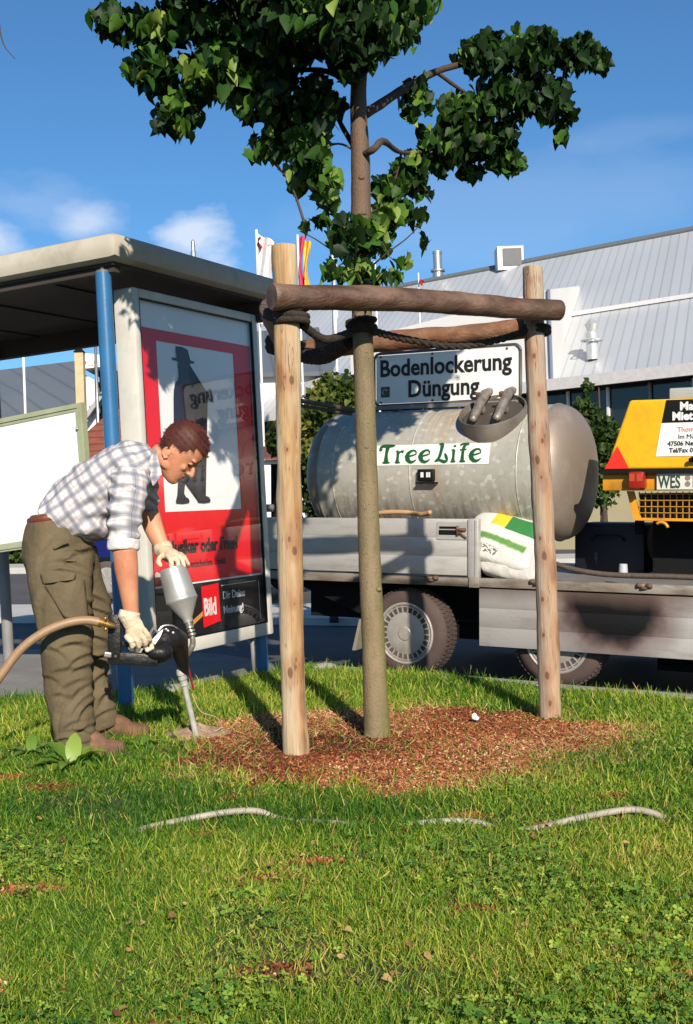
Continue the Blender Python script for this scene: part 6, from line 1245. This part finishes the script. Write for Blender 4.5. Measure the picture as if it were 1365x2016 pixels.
# blue car across the street
cx0 = at(212, 1150, 17.2); ch_ = rad(-20); cd_ = Vector((math.cos(ch_), math.sin(ch_), 0)); cn = Vector((-math.sin(ch_), math.cos(ch_), 0))
Mc = Matrix((cd_, cn, (0, 0, 1))).transposed().to_4x4(); Mc.translation = Vector((cx0.x, cx0.y, -.09)); car = empty('parked_car', 'dark blue hatchback parked across the street partly hidden behind the man and the poster case', 'car', m=Mc)
def Kb(): return MB(Mc)
M_carb = mat('car_blue', (0.008, 0.010, 0.11), .25, .2, col2=(0.008, 0.009, 0.10), nscale=3)
prof = [(-.62, .35), (-.66, .60), (-.62, .84), (-.50, .90), (-.30, 1.32), (-.05, 1.40), (.9, 1.42), (1.25, 1.36), (1.75, .95), (2.55, .84), (2.78, .66), (2.80, .34), (2.55, .22), (2.2, .24), (.35, .22), (-.35, .22)]
b = Kb(); V_ = []; F_ = []; ws_ = [0, .06, .8, 1.54, 1.6]; sh_ = [.985, 1, 1, 1, .985]
for w_, s_ in zip(ws_, sh_):
    for x, z in prof: V_.append((1.07+(x-1.07)*s_, w_+(max(0, z-.9)*.32 if w_ < .8 else -max(0, z-.9)*.32 if w_ > .8 else 0), z))
n_ = len(prof)
for i in range(4):
    for j in range(n_): F_.append((i*n_+j, i*n_+(j+1) % n_, (i+1)*n_+(j+1) % n_, (i+1)*n_+j))
F_ += [tuple(range(n_)), tuple(range(4*n_, 5*n_))]; b.add(V_, F_); cb = b.build('body', M_carb, car, autos=30)
b = Kb()
for x0_, x1_, xt0, xt1 in [(-.36, .42, -.18, .42), (.50, 1.58, .50, 1.20)]: b.poly([(x0_, .005, .93), (x1_, .005, .93), (xt1, .135, 1.33), (xt0, .135, 1.33)], (0, -.012, 0))
b.build('side_window', M_win, car)
for xx in (0, 2.2):
    for yy in (-.01, 1.43):
        b = Kb(); b.lathe((xx, yy, .29), (0, 1, 0), [(0, .19), (-.005, .22), (.01, .28), (.04, .295), (.14, .295), (.17, .27), (.17, .19)], 28, ref=(0, 0, 1)); w_ = b.build('wheel', M_rubber, car, autos=40)
        if yy < 0:
            b = Kb(); b.lathe((xx, yy, .29), (0, 1, 0), [(-.012, .001), (-.012, .05), (.0, .19), (.01, .195)], 28, ref=(0, 0, 1))
            for k in range(9): a = 2*math.pi*k/9; b.box((xx+.11*math.cos(a), yy-.012, .29+.11*math.sin(a)), (.12, .012, .022), Matrix.Rotation(-a, 3, 'Y'))
            b.build('hub_cap', M_rim, w_, autos=40)
b = Kb(); b.box((-.64, .25, .74), (.05, .3, .12), bev=.01); b.build('tail_light', M_lamp, car); b = Kb(); b.box((1.0, -.008, .60), (3.2, .012, .05)); b.build('side_trim', M_black, car)

# ------------------------------------------------------------------ lawn cover
def density_ok(x, y):
    return lawn_inside(x, y)
def sample(n_, y0, y1, pw=1.0):
    y = y0+(y1-y0)*rng.random(n_)**pw; hw = .31*y+.45; x = (rng.random(n_)*2-1)*hw; k = density_ok(x, y); return x[k], y[k]
M_grass = ramp_attr('grass_blades', 'rnd', [(0.0, (0.022, 0.080, 0.010)), (.28, (0.072, 0.175, 0.012)), (.54, (0.180, 0.290, 0.022)), (.77, (0.36, 0.40, 0.04)), (.93, (0.58, 0.52, 0.14)), (1.0, (0.46, 0.24, 0.09))], .55, .3, .30, (1.3, 1.5, .5))
bl = [(-.5, 0, 0), (.5, 0, 0), (.42, .45, .05), (-.42, .45, .05), (.26, .8, .16), (-.26, .8, .16), (0, 1.0, .30)]
blf = [(0, 1, 2, 3), (3, 2, 4, 5), (5, 4, 6)]
def grass(name, n_, y0, y1, pw, w_, hmin, hmax, md_lo, keepp=None, spread=.55, seed=0):
    x, y = sample(n_, y0, y1, pw); md = mulch_d(x, y); bd = bare_d(x, y)
    pr = np.clip(md*4+.15+rng.normal(0, .16, len(x)), md_lo, 1)*np.clip((bd-.55)*2.2, .06, 1)
    P0 = np.stack([x, y, 0*x], 1); cl = vnoise(P0, 7, 31, 3); pr *= np.clip(.85+.75*cl, .30, 1)
    pr *= np.where(np.hypot((x+.78)/.16, (y-5.78)/.14) > 1, 1, .1); k = rng.random(len(x)) < pr; x, y, P0, cl = x[k], y[k], P0[k], cl[k]; n_ = len(x)
    z = gz(x, y)-.002; tall = vnoise(P0, 3.2, 33, 2); h = hmin+(hmax-hmin)*np.clip(rng.random(n_)*.75+.25*tall, 0, 1.1)
    edge = np.clip(1-np.abs(mulch_d(x, y)-.06)*8, 0, 1); h *= 1+.35*edge*(rng.random(n_) < .3)
    h *= np.where(y > 6.3, 1.15, 1.0)
    Dq = np.stack([rng.normal(0, spread, n_)+.12*vnoise(P0, 5, 35, 1), rng.normal(0, spread, n_), np.ones(n_)], 1)
    pt = vnoise(P0, 2.6, 37, 3); rnd = np.clip(.42+.36*pt+rng.normal(0, .23, n_)+.18*(np.abs(md[k]) < .10), 0, 1); rnd = np.where(rng.random(n_) < .035, .97, rnd)
    dry = np.clip(1.3-bd[k], 0, 1); rnd = np.clip(rnd+dry*.3, 0, 1)
    sc = np.stack([np.full(n_, 1.0)*w_*rng.uniform(.7, 1.3, n_)*np.clip(y/3.2, .8, 1.7), h*np.clip(.62+.11*y, .8, 1.15), h*np.clip(.62+.11*y, .8, 1.15)], 1)
    o_ = scatter(name, bl, blf, np.stack([x, y, z], 1), rotmats(Dq, rng.random(n_)*6.28), sc, M_grass, None, rnd); tag(o_, kind='stuff'); return o_
g = grass('grass', 620000, 1.9, 8.3, 1.25, .0029, .012, .043, .05, spread=.8)
g2 = grass('long_grass', 34000, 1.9, 8.3, 1.0, .0030, .04, .085, .015, spread=.45)
# clover and other flat leaves
M_clover = ramp_attr('clover_leaves', 'rnd', [(0, (0.04, 0.11, 0.018)), (.45, (0.12, 0.23, 0.028)), (.8, (0.27, 0.36, 0.045)), (1, (0.42, 0.47, 0.08))], .55, .3, .2, (1.3, 1.5, .5))
ct = []; cf_ = []
for k in range(3):
    a = k*2.094; ca, sa = math.cos(a), math.sin(a); k0 = len(ct)
    for x, y, z in [(0, 0, 0), (-.32, .35, .06), (-.40, .72, .08), (-.16, .98, .06), (0, .90, .0), (.16, .98, .06), (.40, .72, .08), (.32, .35, .06)]: ct.append((x*ca-y*sa, x*sa+y*ca, z))
    cf_ += [(k0, k0+4, k0+3, k0+2, k0+1), (k0, k0+7, k0+6, k0+5, k0+4)]
x, y = sample(52000, 1.9, 6.5, 1.5); P0 = np.stack([x, y, 0*x], 1); cv = vnoise(P0, 3.4, 41, 3)+np.clip((3.4-y)*.35, -.5, .5)+.15*np.clip(x, -1, 1)
k = (rng.random(len(x)) < np.clip(cv*1.0+.08, 0, .75))*(mulch_d(x, y) > .02)*(bare_d(x, y) > .8); x, y = x[k], y[k]; n_ = len(x)
Dq = np.stack([rng.normal(0, 1, n_), rng.normal(0, 1, n_), rng.normal(0, .28, n_)], 1)
nrm = np.stack([rng.normal(0, .3, n_), rng.normal(-.25, .3, n_), np.ones(n_)], 1); nrm /= np.linalg.norm(nrm, axis=1, keepdims=True)
Yv = np.cross(nrm, rng.normal(size=(n_, 3))); Yv /= np.linalg.norm(Yv, axis=1, keepdims=True); Xv = np.cross(Yv, nrm)
tag(scatter('clover', ct, cf_, np.stack([x, y, gz(x, y)+rng.uniform(.016, .048, n_)], 1), np.stack([Xv, Yv, nrm], 2), rng.uniform(.006, .0125, n_)*np.where(rng.random(n_) < .05, 2.0, 1), M_clover, None, np.clip(.5+.25*vnoise(np.stack([x, y, 0*x], 1), 6, 43, 2)+rng.normal(0, .22, n_), 0, 1)), kind='stuff')
# bark chips and straw on the bed
M_chip = ramp_attr('bark_chips', 'rnd', [(0, (0.035, 0.013, 0.009)), (.35, (0.15, 0.040, 0.020)), (.7, (0.34, 0.105, 0.042)), (.93, (0.50, 0.21, 0.09)), (1, (0.62, 0.45, 0.27))], .85, .2)
n_ = 85000; a = rng.random(n_)*6.28; r_ = np.sqrt(rng.random(n_))*1.12; x = MC[0]+MR[0]*r_*np.cos(a); y = MC[1]+MR[1]*r_*np.sin(a)
bx, by = [], []
for q in BARE: bx.append(q[0]+q[2]*1.0*rng.normal(0, .5, 500)); by.append(q[1]+q[3]*1.0*rng.normal(0, .5, 500))
x = np.concatenate([x, *bx]); y = np.concatenate([y, *by]); k = ((mulch_d(x, y) < .05) | (bare_d(x, y) < 1.0)) & lawn_inside(x, y) & ((np.hypot((x+.78)/.15, (y-5.78)/.13) > 1) | (rng.random(len(x)) < .15)); x, y = x[k], y[k]; n_ = len(x); P0 = np.stack([x, y, 0*x], 1)
Dq = np.stack([rng.normal(0, 1, n_), rng.normal(0, 1, n_), rng.normal(0, .35, n_)], 1); s_ = rng.uniform(.004, .013, n_)
tag(scatter('bark_mulch', [(-.4, -.5, 0), (.4, -.5, .1), (.5, .5, 0), (-.3, .55, .12), (0, 0, .28)], [(0, 1, 4), (1, 2, 4), (2, 3, 4), (3, 0, 4)], np.stack([x, y, gz(x, y)+rng.uniform(0, .006, n_)], 1), rotmats(Dq, rng.random(n_)*6), s_, M_chip, None, np.clip(.52+.36*vnoise(P0, 4, 51, 3)+rng.normal(0, .22, n_), 0, 1)), kind='stuff')
M_straw = ramp_attr('dry_straw', 'rnd', [(0, (0.20, 0.075, 0.03)), (.5, (0.38, 0.20, 0.08)), (1, (0.55, 0.42, 0.20))], .8, .2)
n_ = 22000; a = rng.random(n_)*6.28; r_ = np.sqrt(rng.random(n_))*1.22; x = MC[0]+MR[0]*r_*np.cos(a); y = MC[1]+MR[1]*r_*np.sin(a); w_ = vnoise(np.stack([x, y, 0*x], 1), 4, 55, 2)+np.clip(x*.6, -.2, .6); k = rng.random(n_) < np.clip(w_+.35, .05, 1); x, y = x[k], y[k]; n_ = len(x)
Dq = np.stack([rng.normal(0, 1, n_), rng.normal(0, 1, n_), np.abs(rng.normal(0, .45, n_))], 1); hh = rng.uniform(.02, .06, n_)
tag(scatter('dry_straw', bl, blf, np.stack([x, y, gz(x, y)+.002], 1), rotmats(Dq, rng.random(n_)*6), np.stack([np.full(n_, .0026), hh, hh], 1), M_straw), kind='stuff')
# a heap of pale dug-up earth round the lance tip
sp_c = onz(388, 1452); b = MB(); V_, F_ = [], []; nr, na = 9, 28
for i in range(nr+1):
    for j in range(na):
        a = 2*math.pi*j/na; r_ = i/nr; R_x = .16+.02*math.sin(3*a); V_.append((sp_c.x+R_x*1.15*r_*math.cos(a), sp_c.y+.02+R_x*r_*math.sin(a), gz(np.array([sp_c.x]), np.array([sp_c.y]))[0]+.055*(1-r_)**1.1*(1+.2*math.sin(5*a+i))-.004*(r_ > .9)))
for i in range(nr):
    for j in range(na): F_.append((i*na+j, i*na+(j+1) % na, (i+1)*na+(j+1) % na, (i+1)*na+j))
hp_ = raw('earth_heap', V_, F_, mat('pale_earth', (0.42, 0.29, 0.20), .95, col2=(0.30, 0.19, 0.12), nscale=30, bump=1, bscale=120), None, smooth=True); tag(hp_, 'small heap of pale loose earth blown up around the lance tip', 'earth heap')
# broad leaved weeds, one plant by the boots
M_dock = ramp_attr('dock_leaves', 'rnd', [(0, (0.05, 0.13, 0.02)), (.6, (0.12, 0.22, 0.03)), (1, (0.26, 0.36, 0.06))], .45, .4, .25, (1.3, 1.6, .4))
def dock(px, py, label, leaves, sc=1.0):
    c = onz(px, py); r_ = empty('dock_weed', label, 'weed', c)
    for an, ln, el, rn in leaves:
        V_, F_ = [], []; n_ = 9; el_ = rad(el); az = rad(an); dirh = Vector((math.cos(az), math.sin(az), 0)); sd = Vector((-math.sin(az), math.cos(az), 0)); pnt = Vector((c.x, c.y, .01))
        for i in range(n_+1):
            t = i/n_; w_ = ln*sc*.20*(math.sin(math.pi*min(1, (t+.02))**.8)**.8 if 0 < t < 1 else .04)+.002; e2 = el_-rad(55)*t; 
            if i: pnt = pnt+(dirh*math.cos(e2)+Vector((0, 0, math.sin(e2))))*ln*sc/n_
            up = Vector((0, 0, 1)); wav = .12*w_*math.sin(i*2.3)
            V_ += [pnt-sd*w_+up*(w_*.35+wav), pnt, pnt+sd*w_+up*(w_*.35-wav)]
        for i in range(n_): k = i*3; F_ += [(k, k+1, k+4, k+3), (k+1, k+2, k+5, k+4)]
        o_ = raw('leaf', V_, F_, M_dock, r_, smooth=True); add_attr(o_, 'rnd', [rn]*len(V_))
dock(145, 1515, 'large broad leaved dock plant growing just in front of the near boot', [(185, .22, 30, .8), (150, .20, 60, .6), (345, .18, 55, .85), (265, .17, 40, .75), (95, .17, 85, .9), (200, .20, 35, .5), (170, .17, 45, .4), (235, .17, 28, .7), (290, .14, 30, .6), (60, .16, 55, .8), (20, .13, 60, .75), (140, .16, 50, .5), (330, .13, 35, .5), (255, .10, 50, .8)])
dock(62, 1490, 'smaller dock plant with upright leaves at the left lawn edge', [(100, .12, 75, .6), (180, .13, 40, .4), (20, .12, 50, .7), (240, .12, 35, .5), (310, .10, 45, .6)])
dock(282, 1478, 'low light green dock plant right of the near boot toe', [(20, .11, 45, .8), (90, .10, 60, .6), (160, .10, 45, .7), (230, .10, 35, .9), (300, .11, 40, .6), (340, .09, 60, .9)])
# the white pipe lying in the grass
P_ = [(-0.86, 3.99, -.016), (-.74, 4.09, -.002), (-.62, 4.15, .006), (-.48, 4.18, .020), (-.36, 4.18, .022), (-.26, 4.15, -.006), (-.09, 4.07, -.002), (.10, 4.03, -.014), (.26, 4.01, .006), (.40, 3.99, .006), (.50, 3.95, -.018), (.61, 3.92, -.002), (.72, 3.95, .012), (.85, 4.0, .020), (.95, 4.02, .022), (1.01, 4.0, .014), (1.05, 3.985, -.004)]
wp = empty('white_hose', 'pale grey hose snaking through the grass across the foreground', 'hose', P_[0]); b = MB(); curve_tube(b, P_, [.0118]*len(P_), 12, 90); b.build('tube', mat('grey_hose', (0.36, 0.32, 0.27), .6, col2=(0.24, 0.20, 0.15), nscale=9, dirt=(0.25, 0.17, 0.10), dscale=6, damt=.5), wp, smooth=True)
# litter and small stones
lt_ = onz(934, 1421); b = MB(); b.ball((lt_.x, lt_.y, .028), (.014, .012, .018)); b.ball((lt_.x+.012, lt_.y, .018), (.012, .012, .010)); Vf, Ff = fuse(b, .003, 1, lambda V: .004*vnoise(V, 120, 3, 2)); o_ = raw('paper_scrap', Vf, Ff, M_white, None, smooth=True); tag(o_, 'small crumpled white paper scrap lying on the mulch', 'litter')
for (px, py, sz, lb) in [(878, 1340, .03, 'small pale stone on the kerb by the trailer wheel'), (352, 1362, .075, 'grey stone slab at the lawn edge behind the lance'), (640, 1318, .06, 'grey concrete lump at the lawn corner between the left post and the trunk')]:
    c = onz(px, py); b = MB(); b.ball((c.x, c.y, .01), (sz*1.4, sz, sz*.5), seg=20, rings=14); Vf, Ff = fuse(b, .006, 0, lambda V: sz*.25*vnoise(V, 1.2/sz, 3, 2)); o_ = raw('stone', Vf, Ff, kb, None, smooth=True); tag(o_, lb, 'stone')
# thin dry twigs by the lance
c = onz(405, 1440); dt = empty('dry_twig', 'thin dry twigs curling beside the lance tip', 'twig', c); b = MB()
curve_tube(b, [A(378, 1365, 5.95), A(395, 1400, 5.9), A(425, 1412, 5.85), A(436, 1430, 5.75), A(420, 1440, 5.72), A(385, 1436, 5.7), A(360, 1446, 5.7)], [.003]*7, 6, 40); b.build('stem', M_straw if False else mat('dry_stem', (0.40, 0.30, 0.18), .8), dt, smooth=True)

x, y = sample(420, 2.0, 7.5, 1.1); k = (mulch_d(x, y) > -.1); x, y = x[k], y[k]; n_ = len(x)
nrm = np.stack([rng.normal(0, .4, n_), rng.normal(0, .4, n_), np.ones(n_)], 1); nrm /= np.linalg.norm(nrm, axis=1, keepdims=True); Yv = np.cross(nrm, rng.normal(size=(n_, 3))); Yv /= np.linalg.norm(Yv, axis=1, keepdims=True)
tag(scatter('fallen_leaves', LV, LF, np.stack([x, y, gz(x, y)+rng.uniform(.012, .03, n_)], 1), np.stack([np.cross(Yv, nrm), Yv, nrm], 2), rng.uniform(.012, .026, n_), ramp_attr('dead_leaves', 'rnd', [(0, (0.10, 0.04, 0.02)), (.5, (0.26, 0.12, 0.05)), (1, (0.42, 0.30, 0.12))], .8, .2)), kind='stuff')
